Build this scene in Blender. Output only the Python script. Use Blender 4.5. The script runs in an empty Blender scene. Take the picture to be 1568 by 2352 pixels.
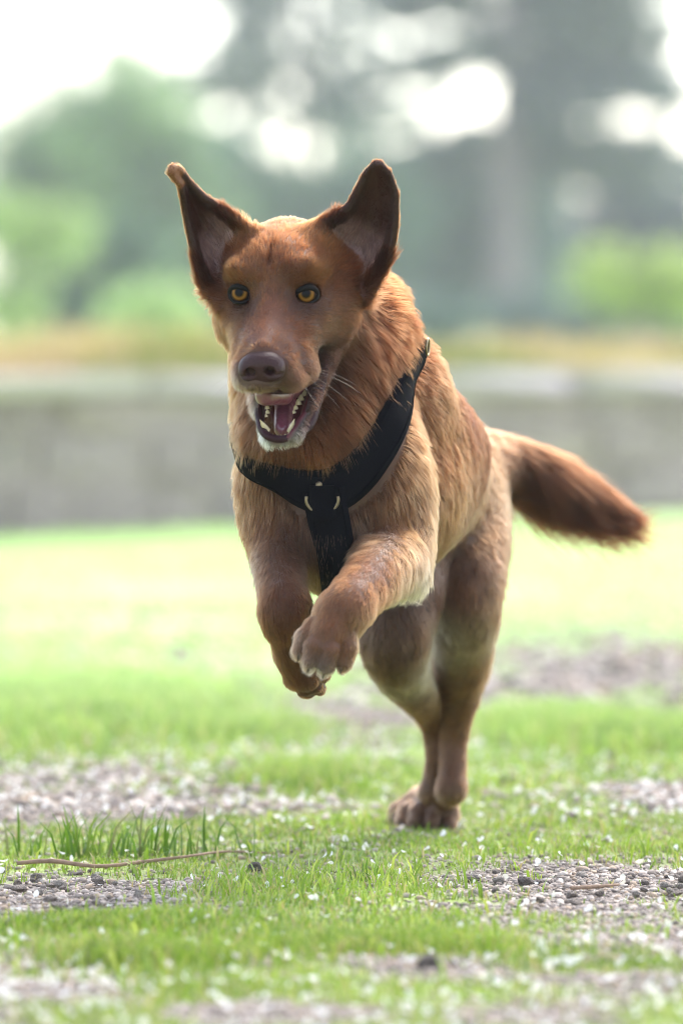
import bpy, bmesh, math, random
import numpy as np
from mathutils import Vector, Matrix

rad = math.radians
rng = np.random.default_rng(7)
random.seed(7)
scene = bpy.context.scene

# ------------------------------------------------------------------ camera
CAM_Y, CAM_Z, TILT = -5.8, 0.56, 0.03046
FPX = 13067.0                                   # focal length in units of 1/2352 of the frame height
cam = bpy.data.cameras.new("camera")
cam_ob = bpy.data.objects.new("camera", cam)
scene.collection.objects.link(cam_ob)
cam_ob.location = (0, CAM_Y, CAM_Z)
cam_ob.rotation_euler = (math.pi / 2 - TILT, 0, 0)
cam.sensor_fit = 'VERTICAL'
cam.sensor_height = 36.0
cam.sensor_width = 24.0
cam.lens = 200.0
cam.clip_end = 3000
cam.clip_start = 0.1
cam.dof.use_dof = True
cam.dof.focus_distance = 5.88
cam.dof.aperture_fstop = 3.7
scene.camera = cam_ob

# ------------------------------------------------------------------ sky and sun (bright overcast, light from behind the dog)
SUN_EL, SUN_AZ = rad(52), rad(28)               # azimuth measured from +Y (away from camera) towards +X
world = bpy.data.worlds.new("World")
scene.world = world
world.use_nodes = True
wn = world.node_tree
wn.nodes.clear()
w_out = wn.nodes.new("ShaderNodeOutputWorld")
w_bg = wn.nodes.new("ShaderNodeBackground")
w_hs = wn.nodes.new("ShaderNodeHueSaturation")
w_sky = wn.nodes.new("ShaderNodeTexSky")
w_sky.sky_type = 'NISHITA'
w_sky.sun_disc = False
w_sky.sun_elevation = SUN_EL
w_sky.sun_rotation = SUN_AZ
w_sky.air_density = 1.0
w_sky.dust_density = 2.0
w_sky.ozone_density = 1.0
w_hs.inputs['Saturation'].default_value = 0.62
w_bg.inputs['Strength'].default_value = 0.15
wn.links.new(w_sky.outputs[0], w_hs.inputs['Color'])
wn.links.new(w_hs.outputs[0], w_bg.inputs['Color'])
wn.links.new(w_bg.outputs[0], w_out.inputs['Surface'])

sun = bpy.data.lights.new("sun", 'SUN')
sun.energy = 0.75
sun.angle = rad(20)
sun.color = (1.0, 0.97, 0.93)
sun_ob = bpy.data.objects.new("sun", sun)
scene.collection.objects.link(sun_ob)
sdir = Vector((math.sin(SUN_AZ) * math.cos(SUN_EL), math.cos(SUN_AZ) * math.cos(SUN_EL), math.sin(SUN_EL)))
sun_ob.rotation_euler = sdir.to_track_quat('Z', 'Y').to_euler()

scene.view_settings.view_transform = 'Standard'
scene.view_settings.look = 'None'
scene.view_settings.gamma = 1.0
scene.view_settings.exposure = 2.25
scene.view_settings.use_curve_mapping = False
scene.render.engine = 'CYCLES'
scene.cycles.max_bounces = 10
scene.cycles.transmission_bounces = 8
scene.cycles.transparent_max_bounces = 8
scene.cycles.volume_bounces = 1
scene.cycles.use_denoising = True
scene.cycles.filter_width = 1.0
scene.cycles_curves.shape = 'RIBBONS'

# ------------------------------------------------------------------ helpers
CT, ST = math.cos(TILT), math.sin(TILT)


def P(px, py, y):
    """world point that lies at depth y (metres behind the dog's eyes)"""
    u, v = (px - 784) / FPX, (1176 - py) / FPX
    d = np.array([u, CT + v * ST, -ST + v * CT])
    return np.array([0, CAM_Y, CAM_Z]) + d * (y - CAM_Y) / d[1]


def G(px, py):
    """point on the ground (z=0)"""
    u, v = (px - 784) / FPX, (1176 - py) / FPX
    d = np.array([u, CT + v * ST, -ST + v * CT])
    return np.array([0, CAM_Y, CAM_Z]) + d * (-CAM_Z / d[2])


def link(o, parent=None):
    scene.collection.objects.link(o)
    if parent is not None:
        o.parent = parent
    return o


def tag(o, label=None, cat=None, group=None, kind=None):
    for k, v in (('label', label), ('category', cat), ('group', group), ('kind', kind)):
        if v:
            o[k] = v
    return o


def mesh_obj(name, verts, faces, mat, parent=None, smooth=True):
    me = bpy.data.meshes.new(name)
    verts = np.asarray(verts, dtype=np.float32)
    if isinstance(faces, np.ndarray):
        n, m = faces.shape
        me.vertices.add(len(verts))
        me.vertices.foreach_set('co', verts.ravel())
        me.loops.add(n * m)
        me.loops.foreach_set('vertex_index', faces.astype(np.int32).ravel())
        me.polygons.add(n)
        me.polygons.foreach_set('loop_start', np.arange(0, n * m, m, dtype=np.int32))
        me.update(calc_edges=True)
        me.validate()
    else:
        me.from_pydata([tuple(v) for v in verts], [], faces)
    if smooth:
        me.polygons.foreach_set('use_smooth', np.ones(len(me.polygons), dtype=bool))
    if mat is not None:
        me.materials.append(mat)
    return link(bpy.data.objects.new(name, me), parent)


def vcol(me, name, cols):
    a = me.attributes.new(name, 'FLOAT_COLOR', 'POINT')
    c = np.ones((len(me.vertices), 4), dtype=np.float32)
    c[:, :3] = cols
    a.data.foreach_set('color', c.ravel())


def s2l(r, g, b):
    return tuple(((c / 255) / 12.92 if c / 255 < .04045 else ((c / 255 + .055) / 1.055) ** 2.4) for c in (r, g, b))


def nodes_mat(name):
    m = bpy.data.materials.new(name)
    m.use_nodes = True
    return m, m.node_tree.nodes, m.node_tree.links, m.node_tree.nodes['Principled BSDF']


def simple_mat(name, col, rough=0.7, noise=0.0, scale=20, bump=0.0, spec=0.5, coat=0.0, attr=None, sss=0.0, detail=6):
    """principled material with noise-varied colour and relief, in object space"""
    m, N, L, B = nodes_mat(name)
    B.inputs['Roughness'].default_value = rough
    B.inputs['Specular IOR Level'].default_value = spec
    B.inputs['Coat Weight'].default_value = coat
    B.inputs['Coat Roughness'].default_value = 0.08
    if sss:
        B.inputs['Subsurface Weight'].default_value = sss
        B.inputs['Subsurface Radius'].default_value = (.004, .0015, .001)
        B.inputs['Subsurface Scale'].default_value = 1.0
    tc = N.new('ShaderNodeTexCoord')
    nz = N.new('ShaderNodeTexNoise')
    nz.inputs['Scale'].default_value = scale
    nz.inputs['Detail'].default_value = detail
    L.new(tc.outputs['Object'], nz.inputs['Vector'])
    if attr:
        src = N.new('ShaderNodeAttribute')
        src.attribute_name = attr
        so = src.outputs['Color']
    else:
        src = N.new('ShaderNodeRGB')
        src.outputs[0].default_value = (*col, 1)
        so = src.outputs[0]
    mr = N.new('ShaderNodeMapRange')
    mr.inputs['From Min'].default_value = .25
    mr.inputs['From Max'].default_value = .75
    mr.inputs['To Min'].default_value = 1 - noise
    mr.inputs['To Max'].default_value = 1 + noise
    L.new(nz.outputs['Fac'], mr.inputs['Value'])
    vm = N.new('ShaderNodeVectorMath')
    vm.operation = 'SCALE'
    L.new(so, vm.inputs[0])
    L.new(mr.outputs[0], vm.inputs['Scale'])
    L.new(vm.outputs[0], B.inputs['Base Color'])
    if bump:
        bp = N.new('ShaderNodeBump')
        bp.inputs['Strength'].default_value = 1.0
        bp.inputs['Distance'].default_value = bump
        L.new(nz.outputs['Fac'], bp.inputs['Height'])
        L.new(bp.outputs[0], B.inputs['Normal'])
    return m


def hash3(ix, iy, iz, seed):
    h = (ix.astype(np.int64) * 374761393 + iy.astype(np.int64) * 668265263 + iz.astype(np.int64) * 2147483647 + seed * 1274126177) & 0xFFFFFFFF
    h = ((h ^ (h >> 13)) * 1274126177) & 0xFFFFFFFF
    h = ((h ^ (h >> 16)) * 2246822519) & 0xFFFFFFFF
    return ((h ^ (h >> 15)) & 0xFFFFFF) / float(0xFFFFFF)


def vnoise(p, cell, seed=0):
    """smooth value noise in [-1,1] at points p (n,3)"""
    q = np.asarray(p) / cell
    i = np.floor(q)
    f = q - i
    f = f * f * (3 - 2 * f)
    i = i.astype(np.int64)
    out = 0
    for dx in (0, 1):
        wx = f[:, 0] if dx else 1 - f[:, 0]
        for dy in (0, 1):
            wy = f[:, 1] if dy else 1 - f[:, 1]
            for dz in (0, 1):
                wz = f[:, 2] if dz else 1 - f[:, 2]
                out = out + wx * wy * wz * hash3(i[:, 0] + dx, i[:, 1] + dy, i[:, 2] + dz, seed)
    return out * 2 - 1


def nrm(v):
    v = np.asarray(v, dtype=float)
    return v / (np.linalg.norm(v, axis=-1, keepdims=True) + 1e-12)


# ---- signed distance modelling: lists of rounded cones and ellipsoids, smoothly joined, meshed by surface nets
class Cone:
    def __init__(s, a, b, ra, rb, k=.02):
        s.a, s.b, s.ra, s.rb, s.k = np.array(a, float), np.array(b, float), ra, rb, k
        s.ba = s.b - s.a
        s.l2 = max(float(s.ba @ s.ba), 1e-12)
        s.c = (s.a + s.b) / 2
        s.R = math.sqrt(s.l2) / 2 + max(ra, rb)

    def __call__(s, p):
        pa = p - s.a
        t = np.clip(pa @ s.ba / s.l2, 0, 1)
        return np.linalg.norm(pa - t[:, None] * s.ba, axis=1) - (s.ra + (s.rb - s.ra) * t)


class Ell:
    def __init__(s, c, r, k=.02, M=None):
        s.c, s.r, s.k = np.array(c, float), np.array(r, float), k
        s.M = np.eye(3) if M is None else np.asarray(M)      # columns: the ellipsoid's axes in world space
        s.R = max(r)

    def __call__(s, p):
        q = (p - s.c) @ s.M
        k0 = np.linalg.norm(q / s.r, axis=1)
        k1 = np.linalg.norm(q / (s.r * s.r), axis=1) + 1e-9
        return np.where(k0 < 1e-6, -min(s.r), k0 * (k0 - 1) / k1)


def smin(a, b, k):
    h = np.maximum(k - np.abs(a - b), 0) / k
    return np.minimum(a, b) - h * h * k * .25


_cull = {}


def ev(prims, p, ctr=None, hr=None):
    d = np.full(len(p), 9.0)
    if ctr is not None:
        if id(prims) not in _cull:
            _cull[id(prims)] = (np.array([q.c for q in prims]), np.array([q.R for q in prims]), prims)
        c, R, _ = _cull[id(prims)]
        near = np.where(np.linalg.norm(c - ctr, axis=1) - R < hr + .04)[0]
        prims = [prims[i] for i in near]
    for q in prims:
        d = smin(d, q(p), q.k)
    return d


def surface_net(field, lo, hi, h, B=16):
    lo, hi = np.array(lo), np.array(hi)
    nb = np.ceil((hi - lo) / (h * B)).astype(int)
    n = nb * B + 1
    V = np.full(n, 1.0, dtype=np.float32)
    ii = np.stack(np.meshgrid(*[np.arange(k) for k in nb], indexing='ij'), -1).reshape(-1, 3)
    ctr = lo + (ii + .5) * B * h
    dc = field(ctr, None, None)
    hr = B * h * .87
    g = np.stack(np.meshgrid(*[np.arange(B + 1)] * 3, indexing='ij'), -1).reshape(-1, 3)
    for c, i, d in zip(ctr, ii, dc):
        sl = tuple(slice(i[k] * B, i[k] * B + B + 1) for k in range(3))
        if abs(d) > hr * 1.35 + .004:
            if d < 0:
                V[sl] = -1.0
            continue
    for c, i, d in zip(ctr, ii, dc):
        if abs(d) > hr * 1.35 + .004:
            continue
        sl = tuple(slice(i[k] * B, i[k] * B + B + 1) for k in range(3))
        V[sl] = field(lo + (i * B + g) * h, c, hr).reshape(B + 1, B + 1, B + 1)
    S = V < 0
    cells, pts, edges = [], [], []
    offs = {0: ((0, 0, 0), (0, -1, 0), (0, -1, -1), (0, 0, -1)), 1: ((0, 0, 0), (0, 0, -1), (-1, 0, -1), (-1, 0, 0)), 2: ((0, 0, 0), (-1, 0, 0), (-1, -1, 0), (0, -1, 0))}
    stride = np.array([n[1] * n[2], n[2], 1])
    quads = []
    for a in range(3):
        s0 = [slice(None)] * 3
        s1 = [slice(None)] * 3
        s0[a], s1[a] = slice(None, -1), slice(1, None)
        e = np.argwhere(S[tuple(s0)] != S[tuple(s1)])
        e = e[np.all((e > 0) & (e < n - 2), axis=1)]
        e1 = e.copy()
        e1[:, a] += 1
        v0, v1 = V[tuple(e.T)], V[tuple(e1.T)]
        p = e.astype(float)
        p[:, a] += v0 / (v0 - v1)
        q = []
        for o in offs[a]:
            c = (e + np.array(o)) @ stride
            cells.append(c)
            pts.append(p)
            q.append(c)
        q = np.stack(q, 1)
        fl = v0 > 0
        q[fl] = q[fl][:, ::-1]
        quads.append(q)
    cells, pts, quads = np.concatenate(cells), np.concatenate(pts), np.concatenate(quads)
    u, inv = np.unique(cells, return_inverse=True)
    cnt = np.bincount(inv)
    vs = np.stack([np.bincount(inv, pts[:, k]) / cnt for k in range(3)], 1)
    qi = np.searchsorted(u, quads)
    return lo + vs * h, qi


def rotm(ax, ay, az):
    cx, sx, cy, sy, cz, sz = math.cos(ax), math.sin(ax), math.cos(ay), math.sin(ay), math.cos(az), math.sin(az)
    X = np.array([[1, 0, 0], [0, cx, -sx], [0, sx, cx]])
    Y = np.array([[cy, 0, sy], [0, 1, 0], [-sy, 0, cy]])
    Z = np.array([[cz, -sz, 0], [sz, cz, 0], [0, 0, 1]])
    return Z @ Y @ X


def tube(name, pts, radii, mat, parent=None, seg=10, closed=False, sub=4, flat=None):
    """smooth tube through pts"""
    pts = np.array(pts, float)
    n = len(pts)
    radii = np.full(n, radii) if np.isscalar(radii) else np.array(radii, float)

    def cr(A, t):
        i = int(math.floor(t))
        f = t - i
        ix = [(i + k) % n if closed else min(max(i + k, 0), n - 1) for k in (-1, 0, 1, 2)]
        a, b, c, d = (A[j] for j in ix)
        return .5 * (2 * b + (c - a) * f + (2 * a - 5 * b + 4 * c - d) * f * f + (3 * b - a - 3 * c + d) * f ** 3)
    T = np.linspace(0, n if closed else n - 1 - 1e-6, (n if closed else n - 1) * sub + (0 if closed else 1), endpoint=not closed)
    C = np.array([cr(pts, t) for t in T])
    Rr = np.array([cr(radii, t) for t in T])
    tg = nrm(np.roll(C, -1, 0) - np.roll(C, 1, 0)) if closed else nrm(np.gradient(C, axis=0))
    ref = np.array([0.123, -.9, .3]) if flat is None else np.array(flat, float)
    vs, fs = [], []
    for c, t, r in zip(C, tg, Rr):
        s = nrm(np.cross(t, ref))
        u = np.cross(s, t)
        for k in range(seg):
            a = 2 * math.pi * k / seg
            vs.append(c + r * (math.cos(a) * s + math.sin(a) * u))
    m = len(C)
    for i in range(m if closed else m - 1):
        for k in range(seg):
            a, b = i * seg, ((i + 1) % m) * seg
            fs.append((a + k, a + (k + 1) % seg, b + (k + 1) % seg, b + k))
    if not closed:
        fs += [tuple(range(seg))[::-1], tuple(range((m - 1) * seg, m * seg))]
    return mesh_obj(name, vs, fs, mat, parent)


HAZE = .00068
DOG_H = .002
N_FUR = 380000
FUR_G, FUR_M = 1.30, .40
# ================================================================== the ground
GRAVEL = [(190, 1832, 400, 82), (780, 1648, 260, 62), (1010, 1600, 260, 62), (1400, 1552, 460, 80), (1545, 1828, 150, 34), (1400, 2020, 380, 62), (60, 2050, 330, 46),
          (1540, 2170, 240, 42), (980, 2225, 150, 30), (40, 2290, 230, 60), (560, 2330, 160, 30), (1250, 2330, 170, 26)]


def to_px(p):
    """display position of world points (n,3)"""
    q = p - np.array([0, CAM_Y, CAM_Z])
    zf = q[:, 1] * CT - q[:, 2] * ST
    up = q[:, 1] * ST + q[:, 2] * CT
    return 784 + FPX * q[:, 0] / zf, 1176 - FPX * up / zf


_gp = [(G(cx, cy), G(cx + rx, cy), G(cx, cy + ry), G(cx, cy - ry)) for cx, cy, rx, ry in GRAVEL]
GR_W = [(c[0], (t[1] + b[1]) / 2, r[0] - c[0], (t[1] - b[1]) / 2) for c, r, b, t in _gp]   # ellipses on the ground, in metres


def gravelly(p):
    """1 on bare gravel, 0 on turf"""
    q = np.concatenate([p[:, :2], np.zeros((len(p), 1))], 1)
    d = np.full(len(p), 9.0)
    for cx, cy, rx, ry in GR_W:
        d = np.minimum(d, np.hypot((p[:, 0] - cx) / rx, (p[:, 1] - cy) / ry) - 1)
    wide = np.clip((np.abs(p[:, 0]) - .9) / .6, 0, 1)
    nn = vnoise(q, .22, 5) * .30 + vnoise(q, .07, 6) * .34 + vnoise(q, .025, 7) * .30
    d = np.clip(d, -.7, .75) + wide * .25 + nn * 1.5
    near = np.clip((.3 - p[:, 1]) / .7, 0, 1) * .36
    return np.clip(.5 - (d - near) * 1.15, 0, 1)


gm, N, L, B = nodes_mat("turf_and_gravel_soil")
at = N.new('ShaderNodeAttribute'); at.attribute_name = 'bare'
tc = N.new('ShaderNodeTexCoord')
n1 = N.new('ShaderNodeTexNoise'); n1.inputs['Scale'].default_value = 60; n1.inputs['Detail'].default_value = 8
n2 = N.new('ShaderNodeTexVoronoi'); n2.inputs['Scale'].default_value = 130
n3 = N.new('ShaderNodeTexNoise'); n3.inputs['Scale'].default_value = 2.2; n3.inputs['Detail'].default_value = 5
for q in (n1, n2, n3):
    L.new(tc.outputs['Object'], q.inputs['Vector'])
rg = N.new('ShaderNodeValToRGB')
rg.color_ramp.elements[0].color = (*s2l(88, 78, 70), 1); rg.color_ramp.elements[0].position = .3
rg.color_ramp.elements[1].color = (*s2l(132, 122, 116), 1); rg.color_ramp.elements[1].position = .72
L.new(n1.outputs['Fac'], rg.inputs['Fac'])
rt = N.new('ShaderNodeValToRGB')
rt.color_ramp.elements[0].color = (*s2l(96, 98, 56), 1); rt.color_ramp.elements[0].position = .3
rt.color_ramp.elements[1].color = (*s2l(140, 160, 72), 1); rt.color_ramp.elements[1].position = .7
L.new(n3.outputs['Fac'], rt.inputs['Fac'])
mx = N.new('ShaderNodeMix'); mx.data_type = 'RGBA'
sx_ = N.new('ShaderNodeSeparateXYZ'); L.new(tc.outputs['Object'], sx_.inputs[0])
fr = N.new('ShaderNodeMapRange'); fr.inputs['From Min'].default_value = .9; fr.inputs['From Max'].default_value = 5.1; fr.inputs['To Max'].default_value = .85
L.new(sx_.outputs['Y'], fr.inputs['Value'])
fm = N.new('ShaderNodeMix'); fm.data_type = 'RGBA'                # far lawn pales with distance: its overexposed glare put into the colour
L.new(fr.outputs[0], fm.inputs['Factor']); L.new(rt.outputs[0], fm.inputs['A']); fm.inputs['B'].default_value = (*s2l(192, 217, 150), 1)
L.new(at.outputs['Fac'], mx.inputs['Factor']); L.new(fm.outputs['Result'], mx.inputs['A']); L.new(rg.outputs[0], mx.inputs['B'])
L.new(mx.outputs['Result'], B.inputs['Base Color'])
B.inputs['Roughness'].default_value = .9
bp = N.new('ShaderNodeBump'); bp.inputs['Strength'].default_value = .9; bp.inputs['Distance'].default_value = .004
L.new(n2.outputs['Distance'], bp.inputs['Height']); L.new(bp.outputs[0], B.inputs['Normal'])


def axis_steps(lo, a, b, hi, fine, coarse):
    return np.unique(np.concatenate([np.geomspace(1, 1 + (a - lo), coarse)[::-1] * -1 + 1 + a, np.arange(a, b, fine), np.geomspace(1, 1 + (hi - b), coarse) - 1 + b]))


gx = axis_steps(-400, -2.2, 2.2, 400, .035, 24)
gy = axis_steps(-60, -1.8, 11, 900, .035, 24)
GX, GY = np.meshgrid(gx, gy, indexing='ij')
gpv = np.stack([GX.ravel(), GY.ravel(), np.zeros(GX.size)], 1)
inner = (np.abs(gpv[:, 0]) < 2.4) & (gpv[:, 1] < 11.5) & (gpv[:, 1] > -2)
gpv[:, 2] = np.where(inner, vnoise(gpv, .5, 1) * .006 + vnoise(gpv, .12, 2) * .0035, 0) * np.clip(1 - (np.hypot(gpv[:, 0] - .1, gpv[:, 1] - .64) < .2) * .8, 0, 1)
ny = len(gy)
ii, jj = np.meshgrid(np.arange(len(gx) - 1), np.arange(ny - 1), indexing='ij')
a_ = (ii * ny + jj).ravel()
ground = mesh_obj("ground", gpv, np.stack([a_, a_ + ny, a_ + ny + 1, a_ + 1], 1), gm)
tag(ground, kind="structure")
bare = gravelly(gpv)
_a = ground.data.attributes.new('bare', 'FLOAT', 'POINT')
_a.data.foreach_set('value', bare.astype(np.float32))


def ground_z(p):
    return vnoise(np.c_[p[:, :2], np.zeros(len(p))], .5, 1) * .006 + vnoise(np.c_[p[:, :2], np.zeros(len(p))], .12, 2) * .0035


def scatter(n, y0, y1, margin):
    """n ground points between two depths, within the view plus a margin each side"""
    yy = y0 + (y1 - y0) * rng.random(n)
    hw = .0605 * (yy - CAM_Y) + margin
    p = np.stack([rng.uniform(-1, 1, n) * hw, yy, np.zeros(n)], 1)
    p[:, 2] = ground_z(p)
    return p


leaf_attr_mat = {}


def blade_mat(name, trans=.35, rough=.5):
    m = bpy.data.materials.new(name)
    m.use_nodes = True
    N, L = m.node_tree.nodes, m.node_tree.links
    B = N['Principled BSDF']
    a = N.new('ShaderNodeAttribute'); a.attribute_name = 'tint'
    L.new(a.outputs['Color'], B.inputs['Base Color'])
    B.inputs['Roughness'].default_value = rough
    B.inputs['Specular IOR Level'].default_value = .35
    t = N.new('ShaderNodeBsdfTranslucent')
    L.new(a.outputs['Color'], t.inputs['Color'])
    x = N.new('ShaderNodeMixShader'); x.inputs[0].default_value = trans
    L.new(B.outputs[0], x.inputs[1]); L.new(t.outputs[0], x.inputs[2])
    L.new(x.outputs[0], N['Material Output'].inputs['Surface'])
    return m


def blades(name, root, h, w, lean, col, mat, kind=None, parent=None, head=None):
    """grass blades: two-segment tapering ribbons"""
    n = len(root)
    a = rng.uniform(0, 2 * math.pi, n) if head is None else head
    s = np.stack([np.cos(a), np.sin(a), np.zeros(n)], 1) * (w / 2)[:, None]
    b = rng.uniform(0, 2 * math.pi, n)
    d = np.stack([np.cos(b), np.sin(b), np.zeros(n)], 1) * (lean * h)[:, None]
    up = np.array([0, 0, 1.0])
    mid = root + up * (h * .6)[:, None] + d * .35
    tip = root + up * (h * np.sqrt(np.clip(1 - (lean * .6) ** 2, .1, 1)))[:, None] + d
    v = np.stack([root - s - up * .002, root + s - up * .002, mid + s * .8, mid - s * .8, tip], 1).reshape(-1, 3)
    o = np.arange(n) * 5
    f = np.concatenate([np.stack([o, o + 1, o + 2], 1), np.stack([o, o + 2, o + 3], 1), np.stack([o + 3, o + 2, o + 4], 1)])
    ob = mesh_obj(name, v, f, mat, parent, smooth=False)
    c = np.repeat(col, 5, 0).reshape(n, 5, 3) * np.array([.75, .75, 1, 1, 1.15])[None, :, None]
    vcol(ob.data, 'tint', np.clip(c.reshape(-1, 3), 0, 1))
    if kind:
        ob['kind'] = kind
    return ob


grass_mat = blade_mat("grass_blade")
GC = [np.array(s2l(*c)) for c in ((100, 128, 38), (136, 162, 54), (166, 178, 78), (168, 154, 104))]


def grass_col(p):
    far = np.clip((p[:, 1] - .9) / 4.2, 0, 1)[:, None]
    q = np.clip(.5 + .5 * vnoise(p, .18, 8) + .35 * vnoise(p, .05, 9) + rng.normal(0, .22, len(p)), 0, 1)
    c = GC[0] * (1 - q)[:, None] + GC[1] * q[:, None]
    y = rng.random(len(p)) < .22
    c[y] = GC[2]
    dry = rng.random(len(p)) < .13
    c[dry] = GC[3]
    c = c * (1 - .85 * far) + np.array(s2l(194, 220, 152)) * .85 * far  # blades pale with distance too, the lawn's glare painted into their tint
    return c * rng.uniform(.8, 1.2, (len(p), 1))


gr, gh, gw, gl = [], [], [], []
for n_, y0, y1, mg, h0, w0 in ((110000, -1.5, 1.2, .30, .0074, .0014), (45000, 1.2, 4.0, .45, .012, .0030), (42000, 4.0, 11.5, .6, .016, .0075), (30000, -1.5, 6.0, 1.6, .016, .0030)):
    p = scatter(n_, y0, y1, mg)
    g_ = gravelly(p)
    k = rng.random(n_) > np.clip(.10 + g_ * .95, 0, .975)
    p, g_ = p[k], g_[k]
    patch = np.clip(1 + .75 * vnoise(p, .30, 12) + .35 * vnoise(p, .08, 13), .35, 2.2)
    gr.append(p)
    gh.append(h0 * patch * rng.uniform(.5, 1.5, len(p)) * (1 - .4 * g_))
    gw.append(w0 * rng.uniform(.7, 1.3, len(p)))
    gl.append(rng.uniform(.2, 1.15, len(p)))
# lusher clumps seen in the lawn, on both sides of the path
for px, py, rx, ry, n_, h0, w0 in ((190, 1640, 300, 60, 9000, .038, .005), (1330, 1690, 190, 34, 7000, .036, .0035), (1560, 1700, 160, 30, 3000, .03, .0035), (690, 1790, 120, 25, 2500, .022, .0022), (860, 2170, 260, 26, 6000, .014, .0016), (250, 2120, 260, 22, 3500, .013, .0016), (560, 1690, 160, 20, 2500, .03, .003), (340, 2200, 200, 20, 3000, .018, .0017)):
    c, r_, t_ = G(px, py), G(px + rx, py), G(px, py - ry)
    p = np.stack([rng.normal(c[0], (r_[0] - c[0]) * .5, n_), rng.normal(c[1], (t_[1] - c[1]) * .5, n_), np.zeros(n_)], 1)
    p[:, 2] = ground_z(p)
    gr.append(p); gh.append(h0 * rng.uniform(.4, 1.3, n_)); gw.append(w0 * rng.uniform(.7, 1.3, n_)); gl.append(rng.uniform(.1, .9, n_))
gr, gh, gw, gl = (np.concatenate(q) for q in (gr, gh, gw, gl))
gh *= np.where(np.hypot(gr[:, 0] - .085, gr[:, 1] - .60) < .10, .45, 1.0)          # trodden under the planted paws
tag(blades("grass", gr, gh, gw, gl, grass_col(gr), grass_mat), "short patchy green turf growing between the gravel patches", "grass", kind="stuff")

# ---- gravel
PHI = (1 + 5 ** .5) / 2
ICO_V = nrm(np.array([(-1, PHI, 0), (1, PHI, 0), (-1, -PHI, 0), (1, -PHI, 0), (0, -1, PHI), (0, 1, PHI), (0, -1, -PHI), (0, 1, -PHI), (PHI, 0, -1), (PHI, 0, 1), (-PHI, 0, -1), (-PHI, 0, 1)], float))
ICO_F = np.array([(0, 11, 5), (0, 5, 1), (0, 1, 7), (0, 7, 10), (0, 10, 11), (1, 5, 9), (5, 11, 4), (11, 10, 2), (10, 7, 6), (7, 1, 8), (3, 9, 4), (3, 4, 2), (3, 2, 6), (3, 6, 8), (3, 8, 9), (4, 9, 5), (2, 4, 11), (6, 2, 10), (8, 6, 7), (9, 8, 1)])


def pebble_verts(n):
    v = ICO_V[None] * (1 + rng.normal(0, .16, (n, 12, 1)))
    v = v * np.stack([rng.uniform(.8, 1.35, n), rng.uniform(.7, 1.0, n), rng.uniform(.42, .75, n)], 1)[:, None]
    a = rng.uniform(0, 2 * math.pi, n)
    c, s = np.cos(a)[:, None], np.sin(a)[:, None]
    return np.stack([v[..., 0] * c - v[..., 1] * s, v[..., 0] * s + v[..., 1] * c, v[..., 2]], 2)


stone_mat = simple_mat("gravel_stone", (1, 1, 1), .85, .22, 240, attr='tint', bump=.0006)
SC = np.array([s2l(*c) for c in ((150, 136, 124), (130, 117, 107), (166, 151, 139), (106, 95, 86), (152, 132, 112), (184, 171, 158))])
pp, ps = [], []
for n_, y0, y1, mg, r0 in ((86000, -1.5, .9, .22, .0020), (30000, .9, 2.8, .4, .0038), (14000, 2.8, 6.5, .5, .007)):
    p = scatter(n_, y0, y1, mg)
    g_ = gravelly(p)
    k = rng.random(n_) < np.clip(g_ * g_ * 1.0 + .16, 0, 1)
    p = p[k]
    r_ = r0 * np.exp(np.clip(rng.normal(0, .50, len(p)), -1.2, 1.05))
    pp.append(p); ps.append(r_)
pp, ps = np.concatenate(pp), np.concatenate(ps)
pp[:, 2] += ps * .22
pvv = (pebble_verts(len(pp)) * ps[:, None, None] + pp[:, None]).reshape(-1, 3)
pff = (np.arange(len(pp))[:, None, None] * 12 + ICO_F[None]).reshape(-1, 3)
gob = mesh_obj("gravel", pvv, pff, stone_mat, None, smooth=False)
vcol(gob.data, 'tint', np.repeat(SC[rng.integers(0, len(SC), len(pp))] * rng.uniform(.8, 1.15, (len(pp), 1)), 12, 0))
tag(gob, "loose pale grey gravel covering the bare patches", "gravel", kind="stuff")

# larger single stones
stone_me = []
for k in range(6):
    me = bpy.data.meshes.new("stone")
    bm = bmesh.new()
    bmesh.ops.create_icosphere(bm, subdivisions=2, radius=1)
    sc_ = Vector((random.uniform(.9, 1.4), random.uniform(.75, 1.05), random.uniform(.5, .8)))
    pl = [Vector((random.gauss(0, 1), random.gauss(0, 1), random.gauss(0, 1))).normalized() for _ in range(7)]
    for v in bm.verts:
        for q in pl:
            d = v.co.dot(q) - random.uniform(.62, .7)
            if d > 0:
                v.co -= q * d
        v.co = Vector((v.co.x * sc_.x, v.co.y * sc_.y, v.co.z * sc_.z))
    bm.to_mesh(me)
    bm.free()
    me.materials.append(simple_mat("stone_%d" % k, tuple(SC[k] * .85), .85, .3, 3.0, bump=.03))
    stone_me.append(me)


def stone(px, py, r_, k, label=None, group=None, dark=False):
    o = bpy.data.objects.new("stone", stone_me[k])
    c = G(px, py)
    o.location = (c[0], c[1], r_ * .30)
    o.scale = (r_, r_, r_)
    o.rotation_euler = (random.uniform(-.3, .3), random.uniform(-.3, .3), random.uniform(0, 6.28))
    link(o)
    tag(o, label, "stone", group)


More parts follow.
